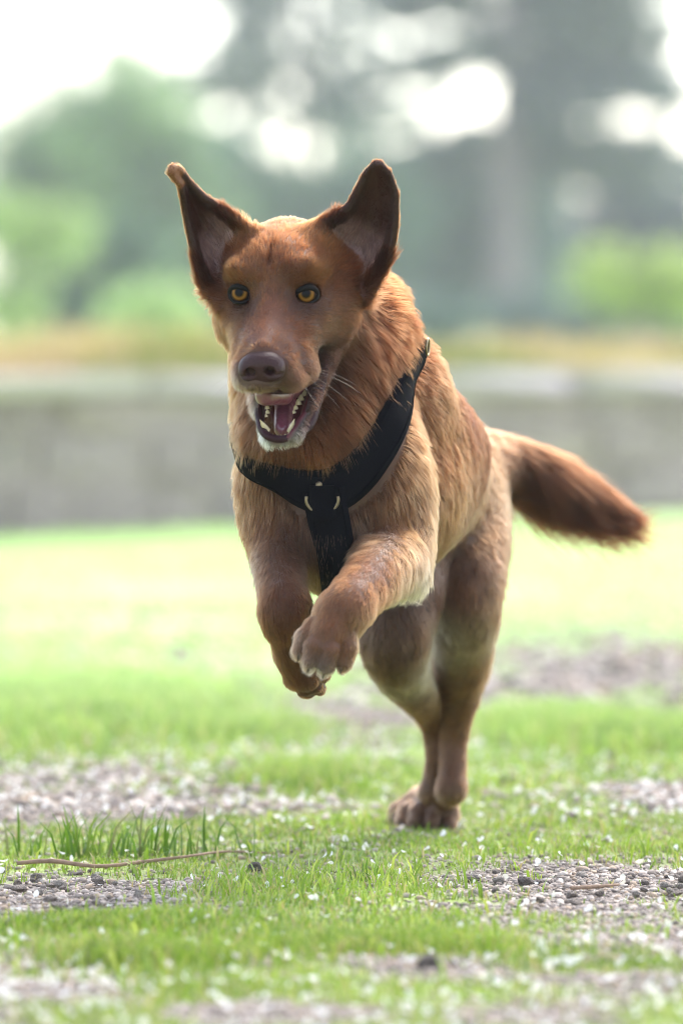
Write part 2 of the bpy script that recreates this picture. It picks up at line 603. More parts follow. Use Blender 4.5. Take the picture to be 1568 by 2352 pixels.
for px, py, r_, k, lb in ((1305, 1885, .013, 1, "rounded grey stone in the turf to the side of the hind paw"), (587, 2000, .011, 3, "brownish grey stone beside the end of the dry twig"), (440, 2200, .014, 1, "blurred grey stone alone on the turf below the long grass tuft"),
                         (985, 2225, .016, 3, "dark blurred stone in the middle of the foreground"), (1210, 2033, .012, 1, "dark grey stone at the edge of the gravel below the hind paw"), (1165, 1805, .016, 3, "blurred dark stone in the turf just behind the hind paw")):
    stone(px, py, r_, k, lb)
for k in range(50):
    px, py = random.uniform(1060, 1568), random.gauss(2030, 28)
    stone(px, py, random.uniform(.0035, .0080), random.choice((0, 1, 2, 5)), "angular pale grey stone in the gravel patch nearest the hind paw", "stones of the gravel patch near the hind paw")
for k in range(28):
    px, py = random.uniform(0, 330), random.gauss(2050, 24)
    stone(px, py, random.uniform(.0035, .0075), random.choice((0, 2, 2, 5)), "angular pale stone in the gravel below the dry twig", "stones of the gravel below the twig")
for k in range(46):
    px, py = random.uniform(0, 520), random.gauss(1835, 36)
    stone(px, py, random.uniform(.005, .010), random.choice((0, 1, 2, 4)), "blurred grey stone in the gravel patch behind the long grass tuft", "stones of the gravel patch behind the tuft")

# fallen white petals
pet_mat = blade_mat("white_petal", .3, .6)
pv_, pf_ = [], []
for i in range(5):
    for j in range(4):
        u, w = (i / 4 - .5) * 2, (j / 3 - .5)
        pv_.append((u, w * 1.5 * math.sqrt(max(1 - (abs(u) ** 2.2), .05)), .35 * u * u + .5 * w * w - .1))
for i in range(4):
    for j in range(3):
        pf_.append((i * 4 + j, i * 4 + 4 + j, i * 4 + 5 + j, i * 4 + 1 + j))
pet_me = []
for c in ((236, 232, 224), (226, 222, 206), (240, 238, 236)):
    o_ = mesh_obj("petal", pv_, pf_, pet_mat)
    vcol(o_.data, 'tint', np.array(s2l(*c)) * .85)
    pet_me.append(o_.data)
    bpy.data.objects.remove(o_)
ppx = scatter(1800, -1.4, 2.2, .1)
qx, qy = to_px(ppx)
infoc = (qy > 1880) & (qy < 2160) & (qx > 0) & (qx < 1568)
ind = np.where(infoc)[0]
ind = ind[rng.random(len(ind)) < .9][:230]
for i in ind:
    o = bpy.data.objects.new("petal", pet_me[i % 3])
    s_ = random.uniform(.0022, .0048)
    o.location = (ppx[i][0], ppx[i][1], ppx[i][2] + .004 + random.random() * .006)
    o.scale = (s_, s_, s_)
    o.rotation_euler = (random.gauss(0, .6), random.gauss(0, .6), random.uniform(0, 6.28))
    link(o)
    tag(o, "small white fallen petal lying on the turf around the hind paw", "petal", "fallen white petals near the hind paw")
rest = ppx[~infoc]
R_ = np.array([(rotm(rng.normal(0, .6), rng.normal(0, .6), rng.uniform(0, 6.28))) for _ in rest])
sz = rng.uniform(.003, .0058, len(rest))
vv = np.einsum('nij,kj->nki', R_, np.array(pv_)) * sz[:, None, None] + (rest + np.array([0, 0, .007]))[:, None]
ff = (np.arange(len(rest))[:, None, None] * 20 + np.array(pf_)[None]).reshape(-1, 4)
po = mesh_obj("petals", vv.reshape(-1, 3), ff, pet_mat)
vcol(po.data, 'tint', np.array(s2l(232, 228, 220)) * .85)
tag(po, "scatter of blurred white fallen petals over the turf in front of and behind the dog", "petals", kind="stuff")


# the long-bladed tuft and the twig in front of it
def tuft(px, py, n_, rx, ry, h, w, label):
    c = G(px, py)
    root = bpy.data.objects.new("grass_tuft", None)
    root.location = Vector(c)
    link(root)
    tag(root, label, "grass tuft")
    for k in range(n_):
        p = np.array([[rng.normal(0, rx), rng.normal(0, ry), 0.0]])
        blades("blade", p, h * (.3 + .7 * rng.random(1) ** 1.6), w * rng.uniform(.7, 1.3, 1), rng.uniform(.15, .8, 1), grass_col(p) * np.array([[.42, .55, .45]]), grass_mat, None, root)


tuft(280, 1968, 150, .058, .028, .064, .0030, "tuft of long green grass blades standing behind the dry twig")
tuft(830, 2022, 30, .010, .01, .026, .0020, "small dark green grass tuft on the turf below the hind paw")
twig_mat = simple_mat("twig_bark", s2l(128, 104, 84), .85, .35, 160, bump=.001)
tw = [G(40, 1998), G(120, 2000), G(225, 1999), G(330, 1993), G(430, 1986), G(520, 1972), G(632, 1968)]
for i, q in enumerate(tw):
    q[2] = .007 + .003 * math.sin(i * 1.9)
    q[1] += .012 * math.sin(i * 2.7)
tag(tube("twig", tw, [.0022, .0026, .0021, .0020, .0015, .0014, .0008], twig_mat), "thin dry brown twig lying across the turf in front of the grass tuft", "twig")
tw = [G(1310, 2058), G(1360, 2055), G(1420, 2050)]
for q in tw:
    q[2] = .008
tag(tube("twig", tw, [.002, .0022, .0012], twig_mat), "short dark twig on the gravel near the picture's edge", "twig")

# ================================================================== stone wall and the bank above it
WA, WB = np.array([-.95, 10.04, 0]), np.array([1.09, 12.4, 0])
wd = nrm(WB - WA)
wn_ = np.array([-wd[1], wd[0], 0])                       # points away from the camera
wall = bpy.data.objects.new("stone_wall", None)
link(wall)
tag(wall, "low blurred grey stone wall with pale coping crossing behind the lawn", "wall")


def block_mesh(name, mat, seed):
    random.seed(seed)
    bm = bmesh.new()
    bmesh.ops.create_cube(bm, size=1)
    for v in bm.verts:
        v.co += Vector((random.gauss(0, .03), random.gauss(0, .05), random.gauss(0, .04)))
    bmesh.ops.bevel(bm, geom=bm.edges[:], offset=.06, segments=2, affect='EDGES')
    me = bpy.data.meshes.new(name)
    bm.to_mesh(me)
    bm.free()
    me.materials.append(mat)
    return me


wm = [simple_mat("wall_stone_%d" % i, s2l(*c), .9, .35, 5, bump=.03) for i, c in enumerate(((146, 133, 130), (136, 124, 121), (150, 137, 132), (141, 129, 127), (130, 120, 117)))]
bmsh = [block_mesh("stone", m, 30 + i) for i, m in enumerate(wm)]
cm_ = [simple_mat("coping_stone_%d" % i, s2l(*c), .9, .25, 5, bump=.02) for i, c in enumerate(((176, 167, 166), (164, 155, 156)))]
cmsh = [block_mesh("coping", m, 50 + i) for i, m in enumerate(cm_)]
ang = math.atan2(wd[1], wd[0])


def put(me, name, s, off, z, sx, sy, sz):
    o = bpy.data.objects.new(name, me)
    c = WA + wd * s + wn_ * off
    o.location = (c[0], c[1], z)
    o.scale = (sx, sy, sz)
    o.rotation_euler = (0, random.gauss(0, .012), ang + random.gauss(0, .012))
    link(o, wall)


random.seed(4)
for row, z, h in ((0, .075, .15), (1, .225, .135), (2, .345, .095)):
    s = -8.2 + row * .17
    while s < 11.5:
        w_ = random.uniform(.24, .52)
        put(random.choice(bmsh), "stone", s + w_ / 2, .16 + random.gauss(0, .012), z, w_ - .018, .30, h - .012)
        s += w_
s = -8.2
while s < 11.5:
    w_ = random.uniform(.5, .8)
    put(random.choice(cmsh), "coping", s + w_ / 2, .155, .425, w_ - .012, .38, .06)
    s += w_
core = [WA + wd * a + wn_ * b + np.array([0, 0, z]) for z in (0, .40) for a, b in ((-8.3, .015), (11.6, .015), (11.6, .26), (-8.3, .26))]
mesh_obj("mortar", core, [(0, 3, 2, 1), (4, 5, 6, 7), (0, 1, 5, 4), (1, 2, 6, 5), (2, 3, 7, 6), (3, 0, 4, 7)], simple_mat("mortar", s2l(138, 126, 122), .95, .2, 30), wall, False)

# bank
U, W_ = np.linspace(-14, 20, 120), np.concatenate([np.linspace(.28, 5, 36), np.array([7, 10, 14, 20])])
bv = []
for w_ in W_:
    for u in U:
        q = WA + wd * u + wn_ * w_
        bv.append(q)
bv = np.array(bv)
ww = np.repeat(W_, len(U))
uu = np.tile(U, len(W_))
hump = np.exp(-((uu - 2.75) / .8) ** 2) * np.exp(-((ww - 1.3) / .8) ** 2) * .11
bv[:, 2] = np.clip(.34 + .14 * np.clip((ww - .3) / 2.2, 0, 1) + hump + vnoise(bv, .9, 3) * .06 + vnoise(bv, .3, 4) * .025, -1, 2) * np.clip((19 - ww) / 8, 0, 1)
nu = len(U)
i_, j_ = np.meshgrid(np.arange(len(W_) - 1), np.arange(nu - 1), indexing='ij')
a_ = (i_ * nu + j_).ravel()
bank_mat = simple_mat("bank_soil", s2l(136, 114, 82), .95, .3, 1.6, bump=.02)
bank = mesh_obj("bank", bv, np.stack([a_, a_ + 1, a_ + nu + 1, a_ + nu], 1), bank_mat)
tag(bank, kind="structure")
# its dry grass
n_ = 30000
u_, w_ = rng.uniform(-6, 9, n_), np.abs(rng.normal(0, 1.4, n_)) + .32
bp_ = WA[None] + wd[None] * u_[:, None] + wn_[None] * w_[:, None]
hp = np.exp(-((u_ - 2.75) / .8) ** 2) * np.exp(-((w_ - 1.3) / .8) ** 2) * .11
bp_[:, 2] = .34 + .14 * np.clip((w_ - .3) / 2.2, 0, 1) + hp + vnoise(np.c_[bp_[:, :2], np.zeros(n_)], .9, 3) * .06 + vnoise(np.c_[bp_[:, :2], np.zeros(n_)], .3, 4) * .025
q = vnoise(bp_ * np.array([1, 1, 0]), .5, 15)
yel = np.clip((u_ - .3) / 1.5, 0, 1)
cb = np.array(s2l(170, 136, 106)) * (1 - yel)[:, None] + np.array(s2l(180, 164, 112)) * yel[:, None]
grn = (q > .5)
cb[grn] = np.array(s2l(126, 140, 66))
cb[w_ < .7] = np.where((u_[w_ < .7] > 2.2)[:, None], np.array(s2l(104, 116, 52)), np.array(s2l(126, 104, 76)))
blades("bank_grass", bp_, rng.uniform(.04, .12, n_), rng.uniform(.006, .012, n_), rng.uniform(.2, 1, n_), cb * rng.uniform(.8, 1.2, (n_, 1)), grass_mat, "stuff")
tag(bpy.data.objects["bank_grass"], "dry yellow and green grass covering the bank above the wall", "grass")

# ================================================================== trees far behind
rng = np.random.default_rng(33)
leaf_mat = blade_mat("tree_leaf", .45, .6)
bark_mat = simple_mat("tree_bark", s2l(112, 100, 104), .95, .3, 3, bump=.02)


def px_at(px, py, D):
    return P(px, py, D + CAM_Y)


def leaf_cloud(name, centers, radii, n_each, size, cols, parent, flat=1.0):
    """leaf-sized quads in clumps"""
    m = len(centers)
    k = m * n_each
    ci = np.repeat(np.arange(m), n_each)
    d = nrm(rng.normal(0, 1, (k, 3))) * (rng.random((k, 1)) ** .45)
    d[:, 2] *= flat
    c = centers[ci] + d * radii[ci][:, None]
    a, b = nrm(rng.normal(0, 1, (k, 3))), rng.normal(0, 1, (k, 3))
    b = nrm(b - a * (a * b).sum(1, keepdims=True))
    s = size * rng.uniform(.6, 1.4, (k, 1))
    v = np.stack([c - a * s, c - b * s * .55, c + a * s, c + b * s * .55], 1).reshape(-1, 3)
    f = np.arange(k * 4).reshape(-1, 4)
    o = mesh_obj(name, v, f, leaf_mat, parent, smooth=False)
    col = cols[ci] * rng.uniform(.75, 1.25, (k, 1))
    vcol(o.data, 'tint', np.repeat(col, 4, 0))
    return o


def broadleaf(name, label, base, crowns, D, c0, c1, nclump=120, n_each=45, leaf=.12, rcl=.55, group=None, cat="tree", trunk_r=.22):
    """crowns: (px, py, rx, ry) ellipses as seen, at distance D from the camera"""
    s = D / FPX
    root = bpy.data.objects.new(name, None)
    b = px_at(base[0], base[1], D)
    root.location = (b[0], b[1], 0)
    link(root)
    tag(root, label, cat, group)
    off = np.array([b[0], b[1], 0])
    cs = []
    for px, py, rx, ry in crowns:
        c = px_at(px, py, D) - off
        m = max(int(nclump * rx * ry / sum(q[2] * q[3] for q in crowns)), 6)
        d = nrm(rng.normal(0, 1, (m, 3))) * (rng.random((m, 1)) ** .40)
        cs.append(c + d * np.array([rx * s, (rx + ry) / 2 * s, ry * s]))
    cs = np.concatenate(cs)
    q = np.clip(.5 + .5 * vnoise(cs, 1.3, 77) + rng.normal(0, .15, len(cs)), 0, 1)[:, None]
    cols = np.array(s2l(*c0)) * (1 - q) + np.array(s2l(*c1)) * q
    cols = cols * .9 + cols.mean(1, keepdims=True) * np.array([.10, .10, .12])
    leaf_cloud("crown", cs, rng.uniform(.7, 1.3, len(cs)) * rcl, n_each, leaf, cols, root)
    top = cs.mean(0)
    vs, fs = [], []

    def add(pts, rs):
        o = len(vs)
        for p, r_ in zip(pts, rs):
            for k in range(8):
                a = 2 * math.pi * k / 8
                vs.append((p[0] + r_ * math.cos(a), p[1] + r_ * math.sin(a), p[2]))
        for i in range(len(pts) - 1):
            for k in range(8):
                fs.append((o + i * 8 + k, o + i * 8 + (k + 1) % 8, o + i * 8 + 8 + (k + 1) % 8, o + i * 8 + 8 + k))
    add([np.array([0, 0, -.2]), top * np.array([.4, .4, .55]), top], [trunk_r, trunk_r * .7, trunk_r * .3])
    for k in rng.choice(len(cs), min(9, len(cs)), replace=False):
        add([top * np.array([.4, .4, .5]), (top * .5 + cs[k] * .5), cs[k]], [trunk_r * .45, trunk_r * .25, trunk_r * .06])
    mesh_obj("trunk", vs, fs, bark_mat, root)
    return root


def conifer(name, label, base, D, top_py, trunk_r, boughs, c0, c1, leaf=.10, group=None):
    """tall pine with a bare trunk and level boughs; boughs: (py, side length in px (signed), droop px, density)"""
    s = D / FPX
    root = bpy.data.objects.new(name, None)
    b = px_at(base[0], base[1], D)
    root.location = (b[0], b[1], 0)
    link(root)
    tag(root, label, "tree", group)
    H_ = CAM_Z + (778 - top_py) * s
    vs, fs = [], []

    def add(pts, rs):
        o = len(vs)
        for p, r_ in zip(pts, rs):
            for k in range(8):
                a = 2 * math.pi * k / 8
                vs.append((p[0] + r_ * math.cos(a), p[1] + r_ * math.sin(a) * 1.0, p[2] + (r_ * math.sin(a) * .6)))
        for i in range(len(pts) - 1):
            for k in range(8):
                fs.append((o + i * 8 + k, o + i * 8 + (k + 1) % 8, o + i * 8 + 8 + (k + 1) % 8, o + i * 8 + 8 + k))
    add([np.array([0, 0, z]) for z in (-.2, H_ * .4, H_ * .75, H_)], [trunk_r, trunk_r * .8, trunk_r * .5, trunk_r * .12])
    cs, rs = [], []
    for py, ln, droop, den, dep in boughs:
        z = CAM_Z + (778 - py) * s
        e = np.array([ln * s, dep, -droop * s])
        st = np.array([0, 0, z])
        add([st, st + e * .5 + np.array([0, 0, .1]), st + e], [trunk_r * .25, trunk_r * .14, .02])
        m = max(int(abs(ln) * s * den), 3)
        for k in range(m):
            t = .15 + .85 * rng.random()
            cs.append(st + e * t + rng.normal(0, 1, 3) * np.array([.22, .3, .16]) + np.array([0, 0, .1 * (1 - t)]))
            rs.append(.20 + .24 * rng.random())
    cs, rs = np.array(cs), np.array(rs)
    q = np.clip(.5 + .5 * vnoise(cs, 1.1, 78) + rng.normal(0, .15, len(cs)), 0, 1)[:, None]
    leaf_cloud("crown", cs, rs, 34, leaf, np.array(s2l(*c0)) * (1 - q) + np.array(s2l(*c1)) * q, root, .6)
    mesh_obj("trunk", vs, fs, bark_mat, root)
    return root


broadleaf("broadleaf_tree", "big round light green tree at the left edge behind the wall", (210, 760), [(270, 320, 190, 230), (110, 430, 200, 250), (360, 500, 170, 210), (420, 620, 120, 120)], 118, (84, 114, 78), (140, 168, 108), 300, 50, .13, .55, "trees beyond the wall")
broadleaf("bush", "pale yellow-green bush low under the left tree", (90, 770), [(60, 500, 130, 70), (20, 690, 80, 60), (100, 560, 90, 50)], 84, (150, 176, 96), (176, 196, 120), 60, 45, .09, .30, "bushes beyond the wall", "bush", .06)
broadleaf("bush", "pale green rounded bush just above the wall beside the dog's shoulder", (370, 775), [(370, 715, 130, 52)], 60, (150, 178, 108), (178, 200, 128), 40, 45, .07, .22, "bushes beyond the wall", "bush", .05)
broadleaf("bush", "dark green bush between the pale bushes at the left", (190, 770), [(190, 690, 130, 70), (260, 600, 120, 80)], 92, (62, 92, 72), (96, 124, 92), 60, 45, .11, .34, "bushes beyond the wall", "bush", .08)
broadleaf("broadleaf_tree", "dull green tree standing behind the dog's head", (640, 775), [(560, 500, 180, 190), (720, 520, 180, 200), (480, 400, 90, 140), (850, 480, 130, 170)], 126, (66, 98, 82), (116, 146, 108), 240, 46, .13, .5, "trees beyond the wall")
broadleaf("broadleaf_tree", "blue-green tree between the dog's ear and the pine trunk", (1010, 778), [(960, 560, 160, 200), (1070, 480, 120, 140), (1060, 680, 130, 90), (1200, 540, 130, 170), (880, 450, 100, 100)], 132, (62, 90, 88), (110, 136, 122), 240, 46, .13, .5, "trees beyond the wall")
broadleaf("broadleaf_tree", "dark blue-green tree at the right edge behind the pine", (1430, 778), [(1330, 590, 130, 150), (1480, 500, 170, 190), (1560, 620, 130, 130), (1260, 690, 90, 80)], 140, (34, 50, 60), (72, 92, 94), 190, 50, .14, .55, "trees beyond the wall")
broadleaf("bush", "bright yellow-green bush above the wall at the right", (1440, 775), [(1420, 655, 105, 68), (1545, 650, 80, 75)], 62, (140, 166, 78), (172, 188, 104), 50, 45, .07, .22, "bushes beyond the wall", "bush", .05)
for i, (px, rx, ry, c0, c1, lb) in enumerate(((560, 150, 50, (70, 98, 80), (110, 136, 104), "low green hedge shrub behind the dog's muzzle"), (1000, 120, 45, (60, 88, 80), (100, 126, 108), "low blue-green hedge shrub beside the dog's ruff"), (1180, 110, 42, (56, 80, 78), (92, 114, 104), "low dark hedge shrub at the foot of the pine"), (1330, 110, 45, (50, 68, 74), (84, 104, 100), "low dark hedge shrub between the pine and the yellow-green bush"), (110, 130, 40, (96, 124, 84), (136, 160, 108), "low green hedge shrub at the far left above the wall"), (1540, 120, 50, (52, 72, 72), (88, 108, 98), "low dark hedge shrub at the far right above the wall"))):
    broadleaf("hedge_shrub", lb, (px, 778), [(px, 742, rx, ry)], 96 + 3 * i, c0, c1, 44, 44, .10, .30, "hedge shrubs along the far edge of the lawn", "shrub", .06)
random.seed(21)
rng = np.random.default_rng(21)
bo = []
for k in range(90):
    py = random.uniform(-520, 420)
    ln = random.uniform(120, 430) * random.choice((-1, 1, 1)) * (1.0 if py > -100 else .8)
    bo.append((py, ln, random.uniform(-20, 60), 9, random.uniform(-2, 2)))
conifer("pine_tree", "tall grey pine with bare trunk and level boughs at the right", (1165, 778), 128, -600, .42, bo, (70, 84, 86), (118, 128, 122), .12, "trees beyond the wall")
bo = []
for k in range(84):
    py = random.uniform(-420, 300)
    ln = random.uniform(60, 330) * random.choice((-1, 1))
    bo.append((py, ln, random.uniform(-40, 40), 4.2, random.uniform(-2, 2)))
conifer("pine_tree", "sparse pine whose thin boughs let the white sky through above the dog", (690, 778), 150, -520, .22, bo, (84, 100, 96), (128, 140, 130), .12, "trees beyond the wall")

# ================================================================== the hazy air
hz = bpy.data.materials.new("haze")
hz.use_nodes = True
N, L = hz.node_tree.nodes, hz.node_tree.links
N.clear()
ho = N.new('ShaderNodeOutputMaterial')
hv = N.new('ShaderNodeVolumePrincipled')
hv.inputs['Color'].default_value = (.90, .92, 1.0, 1)
hv.inputs['Density'].default_value = HAZE
hv.inputs['Anisotropy'].default_value = .3
L.new(hv.outputs[0], ho.inputs['Volume'])
x0, x1, y0, y1, z0, z1 = -60, 60, -8, 175, -1.2, 22
hb_v = [(x, y, z) for z in (z0, z1) for x, y in ((x0, y0), (x1, y0), (x1, y1), (x0, y1))]
hz_ob = mesh_obj("haze", hb_v, [(0, 3, 2, 1), (4, 5, 6, 7), (0, 1, 5, 4), (1, 2, 6, 5), (2, 3, 7, 6), (3, 0, 4, 7)], hz, None, False)
tag(hz_ob, "pale bluish haze in the air between the dog and the trees", "haze", kind="stuff")
# ================================================================== the dog
HEAD_O = P(626, 686, 0.0)                                  # midpoint between the eyes
HEAD_R = rotm(rad(21), rad(-3), rad(-11))                   # nose down, rolled a little, turned to the dog's right


def H(x, y, z):
    return HEAD_O + HEAD_R @ np.array([x, y, z])


def HE(c, r, k=.02, e=(0, 0, 0)):
    return Ell(H(*c), r, k, HEAD_R @ rotm(*[rad(t) for t in e]))


def HC(a, b, ra, rb, k=.02):
    return Cone(H(*a), H(*b), ra, rb, k)


def loc(p):
    return (np.asarray(p) - HEAD_O) @ HEAD_R


skull = []
for sx in (-1, 1):
    skull += [
        HE((sx * .030, .037, .020), (.023, .030, .0170), .014),                    # brows
        HC((sx * .015, .014, .025), (sx * .038, .016, .0305), .0045, .0060, .010),  # folds of the brow
        HC((sx * .041, .020, -.017), (sx * .052, .062, -.018), .0125, .017, .015),  # cheekbones
        HE((sx * .040, .060, -.040), (.026, .042, .036), .02),                    # cheeks
        HC((sx * .022, .014, -.022), (sx * .013, -.060, -.031), .0175, .0125, .012),
        HE((sx * .016, -.056, -.043), (.0165, .034, .0165), .010, (0, 0, sx * 8)),  # upper lips
        HE((sx * .025, -.016, -.046), (.014, .038, .020), .012, (-6, 0, sx * 12)),
    ]
skull += [
    HE((0, .072, .008), (.052, .070, .046), .02),                  # cranium
    HC((0, -.004, -.006), (0, .036, .030), .0150, .0190, .014),     # the gentle stop between the eyes
    HE((0, .046, .022), (.034, .036, .025), .015),                 # forehead
    HC((0, .020, -.010), (0, -.076, -.029), .021, .0150, .012),    # bridge of the nose
    HE((0, -.080, -.042), (.018, .012, .015), .010),
    HC((.030, -.012, -.034), (.046, .046, -.040), .016, .025, .018),
    HC((-.030, -.012, -.034), (-.044, .046, -.040), .014, .023, .018),
    HC((.036, .012, -.022), (.050, .050, -.026), .013, .020, .018),
    Ell(P(662, 870, -.046), (.018, .022, .0135), .012),
    Ell(P(700, 846, -.014), (.014, .030, .0145), .012),
    Ell(P(560, 866, -.048), (.010, .020, .0125), .012),
    Ell(P(598, 878, -.066), (.016, .012, .010), .010),
]
JT = loc(P(648, 1000, -.020))                                    # tip of the open lower jaw
JB = np.array([.004, .060, -.062])
jw = [JB * (1 - t) + JT * t for t in (0, .35, .7, 1)]
jaw = [
    Cone(H(*(jw[0] + (.034, 0, 0))), H(*(jw[2] + (.021, 0, 0))), .022, .0105, .015),
    Cone(H(*(jw[0] + (-.034, 0, 0))), H(*(jw[2] + (-.021, 0, 0))), .022, .0105, .015),
    Cone(H(*(jw[2] + (.021, 0, 0))), H(*(jw[3] + (.0125, .004, 0))), .0105, .0095, .01),
    Cone(H(*(jw[2] + (-.021, 0, 0))), H(*(jw[3] + (-.0125, .004, 0))), .0105, .0095, .01),
    Cone(H(*jw[1]), H(*jw[3]), .018, .0105, .015),
]
ruff = [
    Ell(P(728, 800, .165), (.076, .07, .090), .03),                # neck behind the head
    Ell(P(600, 850, .115), (.028, .04, .068), .03),                # cheek ruff
    Ell(P(775, 830, .110), (.045, .045, .080), .03),
    Cone(P(738, 850, .16), P(790, 1030, .16), .064, .074, .03),
    Ell(P(862, 790, .17), (.034, .06, .070), .03),
    Cone(H(.01, .110, -.022), P(890, 905, .26), .042, .060, .03),   # nape
    Ell(P(690, 1000, .085), (.062, .04, .050), .03),               # throat
]
AX = nrm(P(1040, 1130, .60) - P(780, 1110, .12))                   # body axis
_up = nrm(np.array([0, 0, 1]) - AX * AX[2])
TOR = np.stack([np.cross(AX, _up), AX, _up], 1)
torso = [
    Ell(P(774, 1130, .145), (.076, .09, .095), .03, TOR),           # chest
    Ell(P(745, 1225, .135), (.050, .07, .050), .03, TOR),           # breastbone
    Ell(P(875, 1088, .32), (.091, .19, .108), .03, TOR),            # ribs
    Cone(P(885, 915, .25), P(985, 1040, .44), .056, .062, .03),     # withers and back
    Ell(P(972, 1108, .48), (.059, .15, .078), .03, TOR),            # loin
    Ell(P(1022, 1130, .61), (.049, .11, .064), .03, TOR),           # rump
    Ell(P(628, 1090, .13), (.023, .05, .076), .02),                 # shoulders
    Ell(P(882, 1105, .13), (.038, .06, .085), .02),
]


def limb(pts, k=.008, sub=4):
    """tapering limb through (px, py, depth, radius) points"""
    A = np.array([(*P(*q[:3]), q[3]) for q in pts])
    m = len(A)
    C = []
    for t in np.linspace(0, m - 1 - 1e-6, (m - 1) * sub + 1):
        i = int(t)
        f = t - i
        a, b, c, d = (A[min(max(i + j, 0), m - 1)] for j in (-1, 0, 1, 2))
        C.append(.5 * (2 * b + (c - a) * f + (2 * a - 5 * b + 4 * c - d) * f * f + (3 * b - a - 3 * c + d) * f ** 3))
    return [Cone(p[:3], q[:3], p[3], q[3], k) for p, q in zip(C[:-1], C[1:])]


def paw(c, fwd, up, s=1.0, spread=1.0):
    """four toes and the pad of a paw: c = centre between the knuckles"""
    f, u = nrm(fwd), nrm(up)
    u = nrm(u - f * (u @ f))
    r = np.cross(f, u)
    out = [Cone(c - f * .030 * s, c - f * .004 * s, .019 * s, .021 * s, .012)]
    for x, y, z in ((-.0205, -.005, -.004), (-.0075, .007, 0), (.0075, .007, 0), (.0205, -.005, -.004)):
        b = c + r * x * s * .8 * spread - f * .012 * s + u * .004 * s
        m = c + r * x * s * spread + f * (.006 + y) * s + u * (z + .003) * s
        t = c + r * x * 1.05 * s * spread + f * (.018 + y) * s + u * (z - .006) * s
        out += [Cone(b, m, .0090 * s, .0096 * s, .0022), Cone(m, t, .0096 * s, .0086 * s, .0022)]
    out.append(Ell(c - u * .013 * s - f * .004 * s, (.016 * s, .016 * s, .009 * s), .008))
    return out, r, f, u


# forelegs: the image-right one reaches for the camera, the other hangs folded
fore_a = limb([(880, 1120, .13, .050), (908, 1210, .11, .0370), (908, 1275, .085, .0335), (856, 1328, -.01, .0270), (800, 1390, -.085, .0225), (780, 1415, -.096, .0225)])
PA = P(752, 1470, -.108)
PA_F, PA_U = P(735, 1520, -.135) - P(790, 1400, -.09), np.array([-.1, -1, .45])
pa, *PA_AX = paw(PA, PA_F, PA_U, 1.04)
fore_a += pa + [Ell(P(940, 1315, .10), (.018, .03, .018), .015), Ell(P(800, 1395, -.085), (.024, .020, .022), .01)]
fore_b = limb([(622, 1120, .13, .032), (628, 1190, .12, .0295), (634, 1240, .10, .0270), (640, 1310, .055, .0225), (652, 1395, .003, .0215), (661, 1440, .013, .0195), (680, 1505, .045, .0170)])
PB = P(700, 1552, .062)
PB_F, PB_U = P(722, 1590, .075) - P(678, 1500, .045), np.array([-.25, -1, .1])
pb, *PB_AX = paw(PB, PB_F, PB_U, .94, .72)
fore_b += pb + [Ell(P(656, 1405, .0), (.0235, .022, .028), .012)]

# hind legs, both planted under the rump
hind_a = limb([(1062, 1150, .62, .040), (1076, 1250, .56, .041), (1066, 1350, .52, .0380), (1062, 1430, .545, .0360), (1056, 1510, .60, .0300), (1048, 1600, .645, .0225), (1041, 1690, .66, .0140), (1039, 1760, .655, .0125), (1036, 1815, .645, .0135)]) + \
    [Ell(P(1090, 1190, .64), (.026, .07, .070), .03), Cone(P(1050, 1560, .69), P(1042, 1660, .685), .012, .011, .02), Cone(P(1046, 1480, .62), P(1040, 1380, .56), .024, .030, .02)]
HA = G(985, 1903)
HA[2] = .0185
ha, *HA_AX = paw(HA, np.array([-.30, -1, -.12]), np.array([0, -.1, 1]), 1.02, 1.22)
hind_a += ha + [Cone(P(1036, 1815, .645), HA + (.010, .024, .010), .0140, .0165, .012)]
hind_b = limb([(985, 1180, .58, .050), (937, 1330, .50, .044), (910, 1430, .46, .0380), (906, 1490, .46, .0330), (926, 1548, .52, .0270), (962, 1598, .60, .0205), (993, 1655, .665, .0135), (1002, 1740, .675, .0105), (990, 1825, .68, .0115)])
HB = G(950, 1893)
HB[2] = .0165
hb, *HB_AX = paw(HB, np.array([-.35, -1, -.1]), np.array([0, -.1, 1]), .92)
hind_b += hb + [Cone(P(990, 1825, .68), HB + (.010, .024, .010), .0115, .0145, .012)]
tail = limb([(1062, 1055, .66, .030), (1140, 1062, .71, .029), (1250, 1102, .735, .028), (1350, 1145, .75, .0165), (1432, 1183, .76, .006)])


# ears: thin curved sheets given by their two edges (inner, outer) from base to tip
def ear(inner, outer, bow, rb, rt):
    def res(pl, n):
        pl = np.array([P(*q) for q in pl])
        s = np.concatenate([[0], np.cumsum(np.linalg.norm(np.diff(pl, axis=0), axis=1))])
        t = np.linspace(0, s[-1], n)
        return np.stack([np.interp(t, s, pl[:, k]) for k in range(3)], 1)
    n, m = 26, 6
    a, b = res(inner, n), res(outer, n)
    out, mid = [], []
    for i in range(n):
        t = i / (n - 1)
        row = []
        for j in range(m):
            w = j / (m - 1)
            p = a[i] * (1 - w) + b[i] * w
            p = p + np.array([0, bow * math.sin(math.pi * w) * (1 - t) ** .6, 0])
            row.append(p)
        r = rb * (1 - t) + rt * t
        out += [Cone(p, q, r, r, .004) for p, q in zip(row[:-1], row[1:])]
        mid.append(row)
    return out, np.array(mid)


def Z1(X, Y, y):                                            # helper for coordinates measured in the enlarged head view
    return (367.4 + .3984 * X, 349.1 + .3984 * Y, y)


